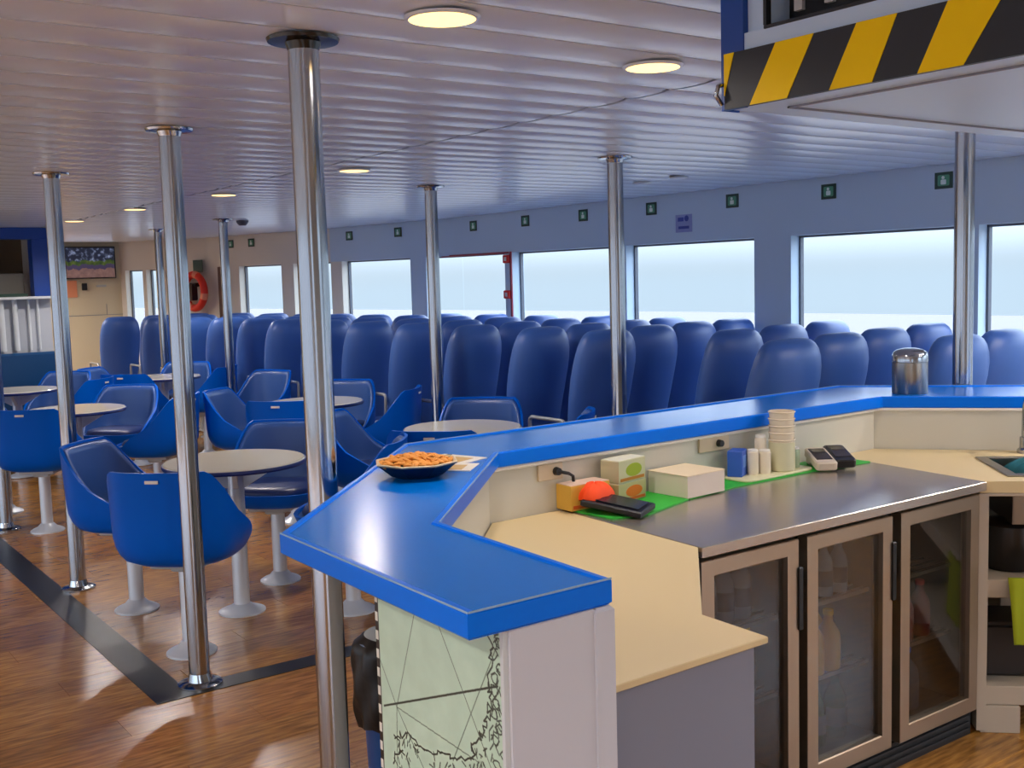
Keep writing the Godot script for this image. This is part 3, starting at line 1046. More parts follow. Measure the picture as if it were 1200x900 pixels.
func lights() -> void:
	var near := "starboard ceiling downlights"
	var spots := [
		[1.373, -2.124, "bright round downlight over the bar, nearest of all"],
		[2.204, -2.325, "round downlight beside the striped cabinet"],
		[2.782, -5.197, "round downlight on the ceiling seam, right of the thick pole"],
		[2.729, -6.875, "round downlight left of the thick pole"],
		[2.601, -8.29, "small far downlight left of the aisle pole"],
		[2.561, -9.808, "farthest small downlight, above the television"]]
	# unseen downlights of the same fitting, added as fill outside the view
	for z in [0.4, 2.0]:
		spots.append([1.4, z, ""])
		spots.append([-1.4, z, ""])
	for z in [-0.6, -2.12, -3.7, -5.2, -6.8, -8.3, -9.8]:
		spots.append([-2.7, z, ""])
	spots.append([4.3, -1.3, "downlight hidden behind the striped cabinet"])
	spots.append([4.3, 0.3, ""])
	spots.append([5.0, -1.6, ""])  # unseen lamps added here to brighten the seat backs
	spots.append([5.0, 0.0, ""])
	spots.append([-0.6, -1.0, ""])
	spots.append([-0.4, -12.5, ""])
	for q in [[2.3, -12.6], [2.5, -13.9], [0.9, -13.0]]:  # unseen lamps added to brighten the bow bulkhead
		spots.append([q[0], q[1], ""])
	spots.append([2.2, -13.4, ""])
	spots.append([3.655, -10.49, "far downlight added out of sight behind the nearer aisle pole"])  # unseen lamp added to light the far tables and bow
	for s in spots:
		var label: String = s[2] if s[2] else "round downlight added out of view to brighten the saloon"
		var t := thing("downlight", label, "ceiling light", Vector3(s[0], H - 0.004, s[1]), 0.0, "added downlights out of view" if not s[2] else near)
		var mb := MB.new()
		mb.lathe([Vector2(0.076, -0.002), Vector2(0.076, -0.008), Vector2(0.082, -0.007), Vector2(0.087, -0.002), Vector2(0.076, -0.001)], 28)
		part(t, "trim_ring", mb, M.ceiling)
		mb = MB.new()
		mb.lathe([Vector2(0, -0.007), Vector2(0.0765, -0.007), Vector2(0.0765, -0.002), Vector2(0, -0.002)], 28)
		part(t, "lens", mb, M.lens)
		var l := SpotLight3D.new()
		l.name = "lamp"
		l.light_color = Color(1.0, 0.96, 0.93)
		l.light_energy = 1.05 if s[0] > 0.0 and s[0] < 4.0 and s[1] > -3.0 else 2.5
		l.light_size = 0.07
		l.spot_angle = 82.0
		l.spot_angle_attenuation = 0.6
		l.spot_range = 30.0
		l.spot_attenuation = 2.0
		l.shadow_enabled = true
		l.rotation.x = -PI / 2
		l.position = Vector3(0, -0.012, 0)
		t.add_child(l, true)
	# small unlit fittings near the windows and a smoke detector
	for s in [[4.889, -5.276, "small white ceiling vent above the window seats, left of two"], [4.849, -4.90, "small white ceiling vent above the window seats, right of two"]]:
		var mb := MB.new()
		mb.lathe([Vector2(0, -0.012), Vector2(0.04, -0.012), Vector2(0.055, -0.008), Vector2(0.06, -0.001), Vector2(0, -0.001)], 20)
		single("ceiling_vent", mb, M.white, s[2], "vent", Vector3(s[0], H - 0.003, s[1]))
	var t := thing("smoke_detector", "small dark smoke detector on the ceiling near the life ring", "smoke detector", Vector3(3.98, H - 0.004, -9.61))
	var mb := MB.new()
	mb.lathe([Vector2(0, -0.045), Vector2(0.03, -0.045), Vector2(0.045, -0.03), Vector2(0.055, -0.012), Vector2(0.055, 0), Vector2(0, 0)], 20)
	part(t, "housing", mb, mat(Color(0.32, 0.32, 0.36), 0.5))

func make_seat() -> Node3D:
	var t := Node3D.new()
	t.name = "lounge_seat"
	var rows := [[0.42, 0.175, 0.05, -0.17], [0.46, 0.185, 0.08, -0.165], [0.60, 0.200, 0.105, -0.145], [0.74, 0.211, 0.12, -0.118], [0.86, 0.218, 0.13, -0.09], [0.96, 0.220, 0.135, -0.065], [1.04, 0.218, 0.135, -0.045], [1.10, 0.211, 0.13, -0.034], [1.15, 0.199, 0.12, -0.030], [1.185, 0.184, 0.108, -0.032], [1.21, 0.165, 0.09, -0.038], [1.226, 0.142, 0.068, -0.046], [1.234, 0.115, 0.045, -0.054], [1.237, 0.07, 0.02, -0.060]]
	var rings := []
	for r in rows:
		var ring := PackedVector3Array()
		for q in superell(r[1], r[2] / 2, 3.2, 36):
			ring.append(Vector3(q.x, r[0], r[3] + q.y - 0.055 * pow(absf(q.x) / 0.218, 2.0)))
		rings.append(ring)
	var mb := MB.new()
	mb.loft(rings, [1])
	var back := part(t, "backrest", mb, M.navy)
	# headrest pad on the front, wrapping over the top edge
	mb = MB.new()
	rings = []
	for i in 7:
		var f := i / 6.0
		var y := 1.00 + 0.20 * f
		var wd := 0.155 * sqrt(maxf(0.05, 1.0 - pow(f * 2 - 1, 4.0) * 0.75))
		var ring := PackedVector3Array()
		for q in superell(wd, 0.03, 2.4, 20):
			ring.append(Vector3(q.x, y, -0.095 + 0.06 * f + q.y - 0.04 * pow(absf(q.x) / 0.2, 2.0)))
		rings.append(ring)
	mb.loft(rings, [1])
	part(back, "headrest", mb, M.navy)
	# seat cushion
	mb = MB.new()
	mb.prism(rrect(0.42, 0.42, 0.07), 0.38, 0.50, 0.02, Transform3D(Basis(), Vector3(0, 0, -0.40)))
	part(t, "seat_cushion", mb, M.navy)
	# legs and beam
	mb = MB.new()
	mb.bb(Vector3(-0.21, 0.30, -0.44), Vector3(0.21, 0.38, -0.34), 0.006)
	part(t, "beam", mb, M.paint_grey)
	for x in [-0.14, 0.14]:
		mb = MB.new()
		mb.bb(Vector3(x - 0.02, 0.0, -0.42), Vector3(x + 0.02, 0.31, -0.36), 0.005)
		mb.bb(Vector3(x - 0.03, 0.0, -0.55), Vector3(x + 0.03, 0.02, -0.22), 0.004)
		part(t, "leg", mb, M.paint_grey)
	return t

func armrest_mesh() -> ArrayMesh:
	var mb := MB.new()
	var path := [Vector3(0, 0.40, -0.22), Vector3(0, 0.62, -0.20)]
	for i in 6:
		var a := PI / 2 * i / 5
		path.append(Vector3(0, 0.68 + 0.03 * sin(a), -0.225 + 0.03 * cos(a) ))
	for i in 6:
		var a := PI / 2 * i / 5
		path.append(Vector3(0, 0.68 + 0.03 * cos(a), -0.50 - 0.03 * sin(a)))
	path.append(Vector3(0, 0.40, -0.52))
	mb.tube(path, 0.012, 10)
	return mb.mesh()

func lounge_seats() -> void:
	var rows := [
		[[4.60, -2.80], [5.07, -2.85], [5.54, -2.90]],
		[[4.0, -3.28], [4.48, -3.37], [4.97, -3.46], [5.50, -3.55]],
		[[4.54, -4.10], [5.05, -4.20], [5.55, -4.28]],
		[[4.20, -4.78], [4.68, -4.92], [5.15, -5.03], [5.61, -5.11]],
		[[4.24, -5.45], [4.71, -5.55], [5.17, -5.65], [5.62, -5.75]],
		[[4.24, -6.20], [4.71, -6.32], [5.17, -6.42], [5.62, -6.50]],
		[[4.24, -6.95], [4.71, -7.07], [5.17, -7.17], [5.62, -7.25]],
		[[4.24, -7.70], [4.71, -7.80], [5.18, -7.90], [5.62, -7.98]],
		[[4.24, -8.45], [4.71, -8.55], [5.18, -8.63], [5.62, -8.70]],
		[[4.20, -9.12], [4.68, -9.20], [5.15, -9.28]],
		[[4.20, -9.78], [4.66, -9.86], [5.12, -9.94]],
		[[4.15, -10.43], [4.61, -10.50], [5.07, -10.57]],
		[[4.05, -11.08], [4.51, -11.15], [4.97, -11.22]],
		[[3.95, -11.80], [4.41, -11.86], [4.87, -11.92]],
		[[3.72, -12.55], [4.18, -12.61], [4.64, -12.67]]]
	var names4 := ["aisle seat", "second seat from the aisle", "third seat from the aisle", "window seat"]
	var names3 := ["aisle seat", "middle seat", "window seat"]
	var seat := make_seat()
	var arm := armrest_mesh()
	var arm_mat := mat(Color(0.62, 0.63, 0.64), 0.35, 0.3)
	var right := MeshInstance3D.new()
	for k in rows.size():
		for i in rows[k].size():
			var nm: Array = names4 if rows[k].size() == 4 else names3
			var label := "navy high-backed lounge seat, %s of the %s row from the bar" % [nm[i], ORD[k]]
			var o: Node3D
			var at := Vector3(rows[k][i][0], 0, rows[k][i][1])
			if k == 0 and i == 0:
				add_child(seat, true)
				taken[str(get_instance_id()) + "lounge_seat"] = 1
				o = seat
				o.position = at
				tag(o, label, "seat", "lounge seats by the windows")
				var a := part(o, "armrest", arm, arm_mat)
				a.position.x = -0.230
			else:
				o = copy(seat, label, at, 0.0, "lounge seats by the windows")
			if i == rows[k].size() - 1 and wall_x(at.z - 0.5) - at.x > 0.27:
				pass

func make_chair() -> Node3D:
	var t := Node3D.new()
	t.name = "tub_chair"
	# facing +z; rim height by the angle from the back
	var n := 48
	var top := 0.82
	var bot := 0.415
	var rim := func(a: float) -> float:
		# a: angle from straight back, 0..PI
		var f := clampf((a - 0.70) / (2.0 - 0.70), 0.0, 1.0)
		f = f * f * (3 - 2 * f) * 0.35 + f * 0.65
		return lerpf(top, 0.495, f)
	var ring_at := func(tt: float, off: float, drop: float) -> PackedVector3Array:
		var ring := PackedVector3Array()
		for i in n:
			var ph := TAU * i / n
			var s := sin(ph)
			var c := cos(ph)
			var e := 2.0 / 2.9
			var p := Vector2(0.272 * signf(s) * pow(absf(s), e), 0.262 * signf(c) * pow(absf(c), e))
			var a := absf(wrapf(ph - PI, -PI, PI))
			var y: float = bot + off + tt * (rim.call(a) - drop - bot - off)
			var hgt := y - bot
			var q := clampf(hgt / 0.13, 0.0, 1.0)
			var fac := 0.66 + 0.30 * sqrt(1.0 - (1.0 - q) * (1.0 - q)) + 0.10 * hgt / 0.4 * (0.4 + 0.6 * clampf(1.0 - a / 1.6, 0.0, 1.0))
			var r := p * fac
			r -= r.normalized() * off
			ring.append(Vector3(r.x, y, r.y))
		return ring
	var ts := [0.0, 0.06, 0.14, 0.24, 0.36, 0.5, 0.65, 0.8, 0.92, 1.0]
	var mb := MB.new()
	var rings := []
	for q in ts:
		rings.append(ring_at.call(q, 0.0, 0.0))
	for k in range(ts.size() - 1, -1, -1):
		rings.append(ring_at.call(ts[k], 0.014, 0.0))
	mb.loft(rings, [1, 1, 1, 1, 1, 1, 1, 1, 1, 2, 3, 3, 3, 3, 3, 3, 3, 3, 3])
	part(t, "shell", mb, M.chair_blue)
	mb = MB.new()
	rings = []
	for q in ts:
		rings.append(ring_at.call(q, 0.015, 0.012))
	for k in range(ts.size() - 1, -1, -1):
		rings.append(ring_at.call(ts[k], 0.036, 0.02))
	mb.loft(rings, [1, 1, 1, 1, 1, 1, 1, 1, 1, 1, 1, 1, 1, 1, 1, 1, 1, 1, 1])
	part(t, "lining", mb, M.lining, "lighter blue padded lining")
	# cushion
	mb = MB.new()
	rings = []
	for r in [[0.455, 0.78], [0.475, 0.83], [0.50, 0.85], [0.518, 0.80], [0.525, 0.6], [0.527, 0.2]]:
		var ring := PackedVector3Array()
		for q in superell(0.242 * r[1], 0.235 * r[1], 2.9, 32):
			ring.append(Vector3(q.x, r[0], q.y + 0.012))
		rings.append(ring)
	mb.loft(rings, [1])
	part(t, "seat_cushion", mb, M.cushion)
	# maker's tag at the back of the shell
	mb = MB.new()
	mb.box(Vector3(0.0, 0.785, -0.2815), Vector3(0.055, 0.013, 0.004), 0.001, Transform3D(Basis(Vector3.RIGHT, 0.0), Vector3.ZERO))
	part(t, "tag", mb, M.paper, "small white tag")
	# pedestal
	mb = MB.new()
	mb.lathe([Vector2(0, 0.02), Vector2(0.036, 0.02), Vector2(0.036, 0.39), Vector2(0, 0.39)], 20)
	part(t, "column", mb, M.satin)
	mb = MB.new()
	mb.lathe([Vector2(0, 0), Vector2(0.105, 0), Vector2(0.105, 0.008), Vector2(0.09, 0.018), Vector2(0.06, 0.030), Vector2(0.044, 0.048), Vector2(0.036, 0.055)], 24, Transform3D(), 50)
	part(t, "base", mb, M.satin)
	mb = MB.new()
	mb.box(Vector3(0, 0.40, 0), Vector3(0.22, 0.022, 0.22), 0.004)
	mb.box(Vector3(0, 0.375, 0), Vector3(0.10, 0.03, 0.10), 0.008)
	part(t, "seat_plate", mb, M.paint_grey)
	return t

func make_table() -> Node3D:
	var t := Node3D.new()
	t.name = "round_table"
	var mb := MB.new()
	mb.lathe([Vector2(0, 0.724), Vector2(0.325, 0.724), Vector2(0.327, 0.728), Vector2(0.322, 0.733), Vector2(0, 0.733)], 64)
	part(t, "tabletop", mb, M.table_top)
	mb = MB.new()
	mb.lathe([Vector2(0.30, 0.706), Vector2(0.328, 0.708), Vector2(0.333, 0.716), Vector2(0.331, 0.727), Vector2(0.3255, 0.728), Vector2(0.3, 0.722)], 64)
	mb.lathe([Vector2(0, 0.706), Vector2(0.302, 0.706), Vector2(0.302, 0.723), Vector2(0, 0.723)], 64)
	part(t, "blue_edge", mb, mat(Color(0.02, 0.13, 0.42), 0.35))
	mb = MB.new()
	mb.lathe([Vector2(0, 0.02), Vector2(0.038, 0.02), Vector2(0.038, 0.69), Vector2(0, 0.69)], 24)
	part(t, "column", mb, M.satin)
	for k in 4:
		mb = MB.new()
		var a := k * PI / 2 + 0.4
		var tr := Transform3D(Basis(Vector3.UP, a), Vector3.ZERO)
		mb.prism(PackedVector2Array([Vector2(0.0, 0.70), Vector2(0.20, 0.705), Vector2(0.20, 0.692), Vector2(0.045, 0.60), Vector2(0.0, 0.60)]), -0.012, 0.012, 0.002, tr * Transform3D(Basis(Vector3.RIGHT, -PI / 2).inverse() * Basis(Vector3.RIGHT, 0), Vector3.ZERO) if false else Transform3D(Basis(Vector3(cos(a), 0, sin(a)), Vector3(-sin(a), 0, cos(a)), Vector3.UP), Vector3.ZERO))
		part(t, "bracket", mb, M.satin)
	mb = MB.new()
	mb.lathe([Vector2(0, 0), Vector2(0.11, 0), Vector2(0.11, 0.008), Vector2(0.092, 0.016), Vector2(0.062, 0.024), Vector2(0.048, 0.036), Vector2(0.038, 0.042)], 28, Transform3D(), 50)
	part(t, "base", mb, M.satin)
	return t

func tables_and_chairs() -> void:
	var tb := make_table()
	var ch := make_chair()
	var tables := [
		[1.945, -4.935, "round beige table among the chairs nearest the viewer"],
		[1.99, -7.90, "round table behind the left chrome pole, second from the viewer"],
		[2.02, -9.86, "round table at the left edge, farthest from the viewer"],
		[3.33, -5.08, "round table reflecting the windows just behind the bar corner"],
		[3.36, -6.98, "round table behind the thick chrome pole"],
		[3.34, -10.10, "small far round table shining white beside the aisle pole"]]
	var first := true
	for s in tables:
		if first:
			add_child(tb, true)
			taken[str(get_instance_id()) + "round_table"] = 1
			tb.position = Vector3(s[0], 0, s[1])
			tag(tb, s[2], "table", "round saloon tables")
			first = false
		else:
			copy(tb, s[2], Vector3(s[0], 0, s[1]), 0.0, "round saloon tables")
	# chairs: table centre and seat base, facing the table
	var sides := {"nl": "near left", "fl": "far left", "fr": "far right", "nr": "near right"}
	var chairs := [
		[1.547, -4.517, 1.945, -4.935, "blue tub chair seen from behind, nearest the viewer, cut by a pole"],
		[1.562, -5.307, 1.945, -4.935, "blue tub chair with open grey side, left of the nearest table"],
		[2.318, -5.325, 1.945, -4.935, "blue tub chair behind the nearest table, facing the viewer"],
		[2.361, -4.59, 1.945, -4.935, "dark blue tub chair between the nearest table and the bar"],
		[1.66, -7.47, 1.99, -7.90, "blue tub chair seen from behind at the left edge"],
		[1.59, -8.31, 1.99, -7.90, "blue tub chair on the far left of the second left table"],
		[2.39, -8.31, 1.99, -7.90, "blue tub chair facing the viewer behind the second left table"],
		[2.41, -7.50, 1.99, -7.90, "dark blue tub chair right of the second left table, near side"],
		[1.63, -9.47, 2.02, -9.86, "blue tub chair on the near left of the farthest left table"],
		[2.40, -9.48, 2.02, -9.86, "blue tub chair on the near right of the farthest left table"],
		[2.42, -10.24, 2.02, -9.86, "blue tub chair on the far right of the farthest left table"],
		[1.63, -10.24, 2.02, -9.86, "blue tub chair on the far left of the farthest left table"],
		[2.96, -4.71, 3.33, -5.08, "blue tub chair behind the bar corner, near left of its table"],
		[2.96, -5.46, 3.33, -5.08, "blue tub chair left of the table behind the bar corner"],
		[3.66, -5.42, 3.33, -5.08, "blue tub chair peeping over the table behind the bar corner"],
		[3.65, -4.75, 3.33, -5.08, "blue tub chair hidden by the bar at the lounge seats"],
		[3.01, -6.61, 3.385, -6.98, "blue tub chair seen from behind left of the thick pole"],
		[3.01, -7.35, 3.385, -6.98, "blue tub chair with pale grey inside left of the thick pole"],
		[3.69, -7.31, 3.36, -6.98, "blue tub chair hidden behind the thick pole"],
		[3.69, -6.65, 3.36, -6.98, "blue tub chair turned left, right of the thick pole"],
		[2.98, -9.74, 3.34, -10.10, "blue tub chair near left of the small far table"],
		[3.62, -9.81, 3.34, -10.10, "blue tub chair near right of the small far table"],
		[3.60, -10.40, 3.34, -10.10, "blue tub chair far right of the small far table"],
		[2.98, -10.46, 3.34, -10.10, "blue tub chair far left of the small far table"],
		[3.66, -8.75, 3.30, -8.60, "bright blue tub chair alone between the far table and the seats"]]
	first = true
	for s in chairs:
		var turn := atan2(s[2] - s[0], s[3] - s[1])
		if first:
			add_child(ch, true)
			taken[str(get_instance_id()) + "tub_chair"] = 1
			ch.position = Vector3(s[0], 0, s[1])
			ch.rotation.y = turn
			tag(ch, s[4], "chair", "blue tub chairs at the tables")
			first = false
		else:
			copy(ch, s[4], Vector3(s[0], 0, s[1]), turn, "blue tub chairs at the tables")

func bow_end() -> void:
	# serving hatch block at the left, with its blue frame
	var kz := -11.0
	var t := thing("serving_hatch", "blue framed serving hatch at the far left", "hatch", Vector3(1.46, 0, kz))
	var mb := MB.new()
	mb.bb(Vector3(-1.4, 2.03, -0.1), Vector3(1.15, H - 0.004, 0.06), 0.003)
	mb.bb(Vector3(1.0, 1.50, -0.1), Vector3(1.15, 2.03, 0.06), 0.003)
	part(t, "blue_frame", mb, mat(Color(0.02, 0.24, 0.58), 0.4))
	mb = MB.new()
	mb.bb(Vector3(-1.4, 1.0, -0.75), Vector3(1.1, H - 0.004, -0.72))
	part(t, "back_wall", mb, mat(Color(0.42, 0.36, 0.28), 0.6))
	mb = MB.new()
	mb.bb(Vector3(1.08, 0.0, -0.72), Vector3(1.12, H - 0.004, -0.1))
	part(t, "side_wall", mb, M.white)
	mb = MB.new()
	mb.bb(Vector3(-1.4, 1.475, -0.5), Vector3(1.2, 1.50, 0.10), 0.003)
	part(t, "ledge", mb, M.white)
	mb = MB.new()
	mb.bb(Vector3(-1.4, 0.0, -0.12), Vector3(1.16, 1.475, -0.06))
	part(t, "front_panel", mb, mat(Color(0.72, 0.74, 0.77), 0.35))
	mb = MB.new()
	mb.bb(Vector3(-1.4, 1.50, 0.0), Vector3(0.95, 1.53, 0.02))
	part(t, "green_strip", mb, mat(Color(0.03, 0.22, 0.16), 0.5))
	for q in [[0.71, 0.028], [0.83, 0.024], [0.95, 0.012], [1.03, 0.012]]:
		mb = MB.new()
		mb.lathe([Vector2(0, 1.0), Vector2(q[1], 1.0), Vector2(q[1], 1.475), Vector2(0, 1.475)], 12, Transform3D(Basis(), Vector3(q[0], 0, 0.0)))
		part(t, "rail_bar", mb, M.white)
	mb = MB.new()
	mb.bb(Vector3(0.1, 1.68, -0.60), Vector3(0.75, 1.98, -0.42), 0.004)
	part(t, "shelf_box", mb, mat(Color(0.20, 0.13, 0.08), 0.6))
	mb = MB.new()
	mb.bb(Vector3(0.70, 1.5, -0.45), Vector3(0.98, 1.72, -0.25), 0.004)
	part(t, "grey_box", mb, mat(Color(0.50, 0.48, 0.44), 0.5))
	# padded bench in front of it
	t = thing("blue_bench", "teal blue padded bench in front of the far left hatch", "bench", Vector3(1.36, 0, kz + 0.19))
	mb = MB.new()
	mb.box(Vector3(0.0, 0.80, -0.12), Vector3(2.6, 0.36, 0.10), 0.02)
	part(t, "backrest", mb, mat(Color(0.02, 0.24, 0.42), 0.4))
	mb = MB.new()
	mb.box(Vector3(0.0, 0.50, 0.02), Vector3(2.6, 0.14, 0.24), 0.02)
	part(t, "seat_cushion", mb, mat(Color(0.02, 0.22, 0.40), 0.4))
	mb = MB.new()
	mb.box(Vector3(0.0, 0.22, 0.0), Vector3(2.5, 0.43, 0.20), 0.005)
	part(t, "plinth", mb, M.dark)
	# television on the bow bulkhead
	t = thing("wall_television", "wide wall television showing a coast view on the cream bulkhead", "television", Vector3(3.92, 1.885, -14.449))
	mb = MB.new()
	mb.box(Vector3(0, 0, 0.03), Vector3(0.62, 0.40, 0.05), 0.004)
	part(t, "frame", mb, mat(Color(0.12, 0.08, 0.08), 0.4))
	var img := Image.create(160, 100, false, Image.FORMAT_RGB8)
	var nz := FastNoiseLite.new()
	nz.seed = 9
	nz.frequency = 0.05
	for y in 100:
		for x in 160:
			var f := nz.get_noise_2d(x, y) * 0.5 + 0.5
			var v := y / 100.0 + nz.get_noise_2d(x * 0.6, 40) * 0.12
			var c := Color(0.10, 0.12, 0.20)
			if v < 0.45:
				c = Color(0.12, 0.14, 0.22).lerp(Color(0.75, 0.82, 0.95), smoothstep(0.42, 0.85, f) * 0.8)
			elif v < 0.58:
				c = Color(0.12, 0.22, 0.08).lerp(Color(0.45, 0.50, 0.20), f)
			elif v < 0.72:
				c = Color(0.28, 0.24, 0.36)
			else:
				c = Color(0.42, 0.32, 0.30).lerp(Color(0.60, 0.46, 0.42), f)
			img.set_pixel(x, y, c)
	var scr := printed(img, 0.3)
	scr.emission_enabled = true
	scr.emission_texture = scr.albedo_texture
	scr.emission_operator = BaseMaterial3D.EMISSION_OP_MULTIPLY
	scr.emission = Color.WHITE
	scr.emission_energy_multiplier = 0.5
	part(t, "screen", flat(Vector3(-0.295, 0.185, 0.0565), Vector3(0.59, 0, 0), Vector3(0, -0.37, 0)), scr)
	var al := AreaLight3D.new()
	al.name = "screen_glow"
	al.area_size = Vector2(0.58, 0.36)
	al.light_energy = 0.04
	al.light_color = Color(0.85, 0.88, 1.0)
	al.shadow_enabled = true
	al.area_range = 20.0
	al.rotation.y = PI
	al.position = Vector3(0, 0, 0.065)
	t.add_child(al, true)
	# notices and small fittings under the television
	mb = MB.new()
	mb.box(Vector3.ZERO, Vector3(0.14, 0.21, 0.006), 0.001)
	single("wall_notice", mb, mat(Color(0.90, 0.58, 0.42), 0.6), "orange pink notice on the bulkhead under the television", "notice", Vector3(3.68, 1.56, -14.444))
	mb = MB.new()
	mb.box(Vector3.ZERO, Vector3(0.06, 0.09, 0.03), 0.006)
	single("wall_switch", mb, M.dark, "small dark switch box on the cream bulkhead", "switch", Vector3(3.84, 1.585, -14.434))
	mb = MB.new()
	mb.box(Vector3.ZERO, Vector3(0.12, 0.025, 0.006), 0.001)
	single("wall_label", mb, M.paint_grey, "small grey label strip right of the switch box", "label", Vector3(4.05, 1.59, -14.444))
	# cupboard door joints on the bulkhead
	mb = MB.new()
	mb.bb(Vector3(3.62, 1.22, -14.452), Vector3(4.30, 1.226, -14.446))
	mb.bb(Vector3(4.10, 1.226, -14.452), Vector3(4.105, 1.36, -14.446))
	var tr := struct("trim_1", mb, M.grey_front)
	t = thing("door_knob", "round chrome knob on the cream bulkhead", "knob", Vector3(4.30, 0.56, -14.447))
	mb = MB.new()
	mb.lathe([Vector2(0, 0), Vector2(0.03, 0), Vector2(0.022, 0.03), Vector2(0.05, 0.05), Vector2(0.06, 0.08), Vector2(0.045, 0.11), Vector2(0, 0.12)], 20, Transform3D(Basis(Vector3.RIGHT, PI / 2), Vector3.ZERO))
	part(t, "knob", mb, M.chrome)
	# life ring on the curved side near the bow
	var a := WL[3] as Vector2
	var d: Vector2 = (WL[3] - WL[2]).normalized()
	var nrm := Vector2(d.y, -d.x)
	if nrm.x > 0:
		nrm = -nrm
	var c := Vector2(4.955, -13.30) + nrm * 0.13
	var face := Basis(Vector3(d.x, 0, d.y), Vector3.UP, Vector3(d.x, 0, d.y).cross(Vector3.UP))
	t = thing("life_ring", "orange life ring hanging on the wall near the bow", "life ring", Vector3(c.x, 1.49, c.y))
	t.basis = face
	for k in 8:
		mb = MB.new()
		var span := [0.0, 0.62] if k % 2 == 0 else [0.62, 0.785]
		var base := (k / 2) * PI / 2 + 0.45
		var rings := []
		for i in 9:
			var an: float = base + lerpf(span[0], span[1], i / 8.0) * 2.0 * (PI / 4 / 0.785)
			var ring := PackedVector3Array()
			for j in 14:
				var b := TAU * j / 14
				var rad := 0.205 + (0.045 if k % 2 == 0 else 0.047) * cos(b)
				ring.append(Vector3(cos(an) * rad, sin(an) * rad, sin(b) * 0.045))
			rings.append(ring)
		mb.loft(rings, [1])
		part(t, "ring_section" if k % 2 == 0 else "band", mb, mat(Color(0.92, 0.17, 0.07), 0.5) if k % 2 == 0 else mat(Color(0.95, 0.55, 0.42), 0.5))
	mb = MB.new()
	mb.box(Vector3(0.0, -0.01, -0.04), Vector3(0.13, 0.20, 0.08), 0.01)
	mb.box(Vector3(0.0, 0.08, -0.02), Vector3(0.20, 0.05, 0.06), 0.01)
	part(t, "bracket", mb, mat(Color(0.20, 0.11, 0.08), 0.6), "dark brown holder")
	# brown board and sign beside it
	var e := (WL[3] - WL[2]).normalized() as Vector2
	mb = MB.new()
	mb.box(Vector3.ZERO, Vector3(0.16, 0.62, 0.03), 0.004)
	var bd := single("brown_board", mb, mat(Color(0.36, 0.24, 0.19), 0.6), "narrow brown board between the life ring and the first window", "board", Vector3(5.045, 1.47, -12.87))
	bd.rotation.y = atan2(-0.2455, 0.0) * 0.0 + PI / 2 + 0.248
	bd.rotation.y = -PI / 2 + 0.248
	sign_plate(Vector3(4.90, 1.80, -13.30), face, "green sign on the wall above the life ring", 0.20, 0.15)

func sign_plate(at: Vector3, b: Basis, label: String, w := 0.115, h := 0.095) -> void:
	var t := thing("green_sign", label, "sign", at, 0.0, "green signs above the windows")
	t.basis = b
	var mb := MB.new()
	mb.box(Vector3(0, 0, 0.002), Vector3(w, h, 0.004), 0.0008)
	part(t, "plate", mb, mat(Color(0.02, 0.22, 0.17), 0.4))
	mb = MB.new()
	mb.prism(rrect(w * 0.66, h * 0.66, 0.008), 0.0, 0.0012, 0.0, Transform3D(Basis(Vector3.RIGHT, PI / 2), Vector3(0, 0, 0.004)))
	part(t, "field", mb, mat(Color(0.30, 0.58, 0.45), 0.4))
	mb = MB.new()
	# life jacket figure: head, body with two straps
	mb.lathe([Vector2(0, 0.0), Vector2(w * 0.085, 0.0), Vector2(w * 0.085, 0.0012), Vector2(0, 0.0012)], 14, Transform3D(Basis(Vector3.RIGHT, PI / 2), Vector3(-w * 0.02, h * 0.17, 0.0052)))
	mb.prism(rrect(w * 0.30, h * 0.30, 0.006), 0.0, 0.0012, 0.0, Transform3D(Basis(Vector3.RIGHT, PI / 2), Vector3(0, -h * 0.10, 0.0052)))
	part(t, "figure", mb, mat(Color(0.86, 0.92, 0.88), 0.4))

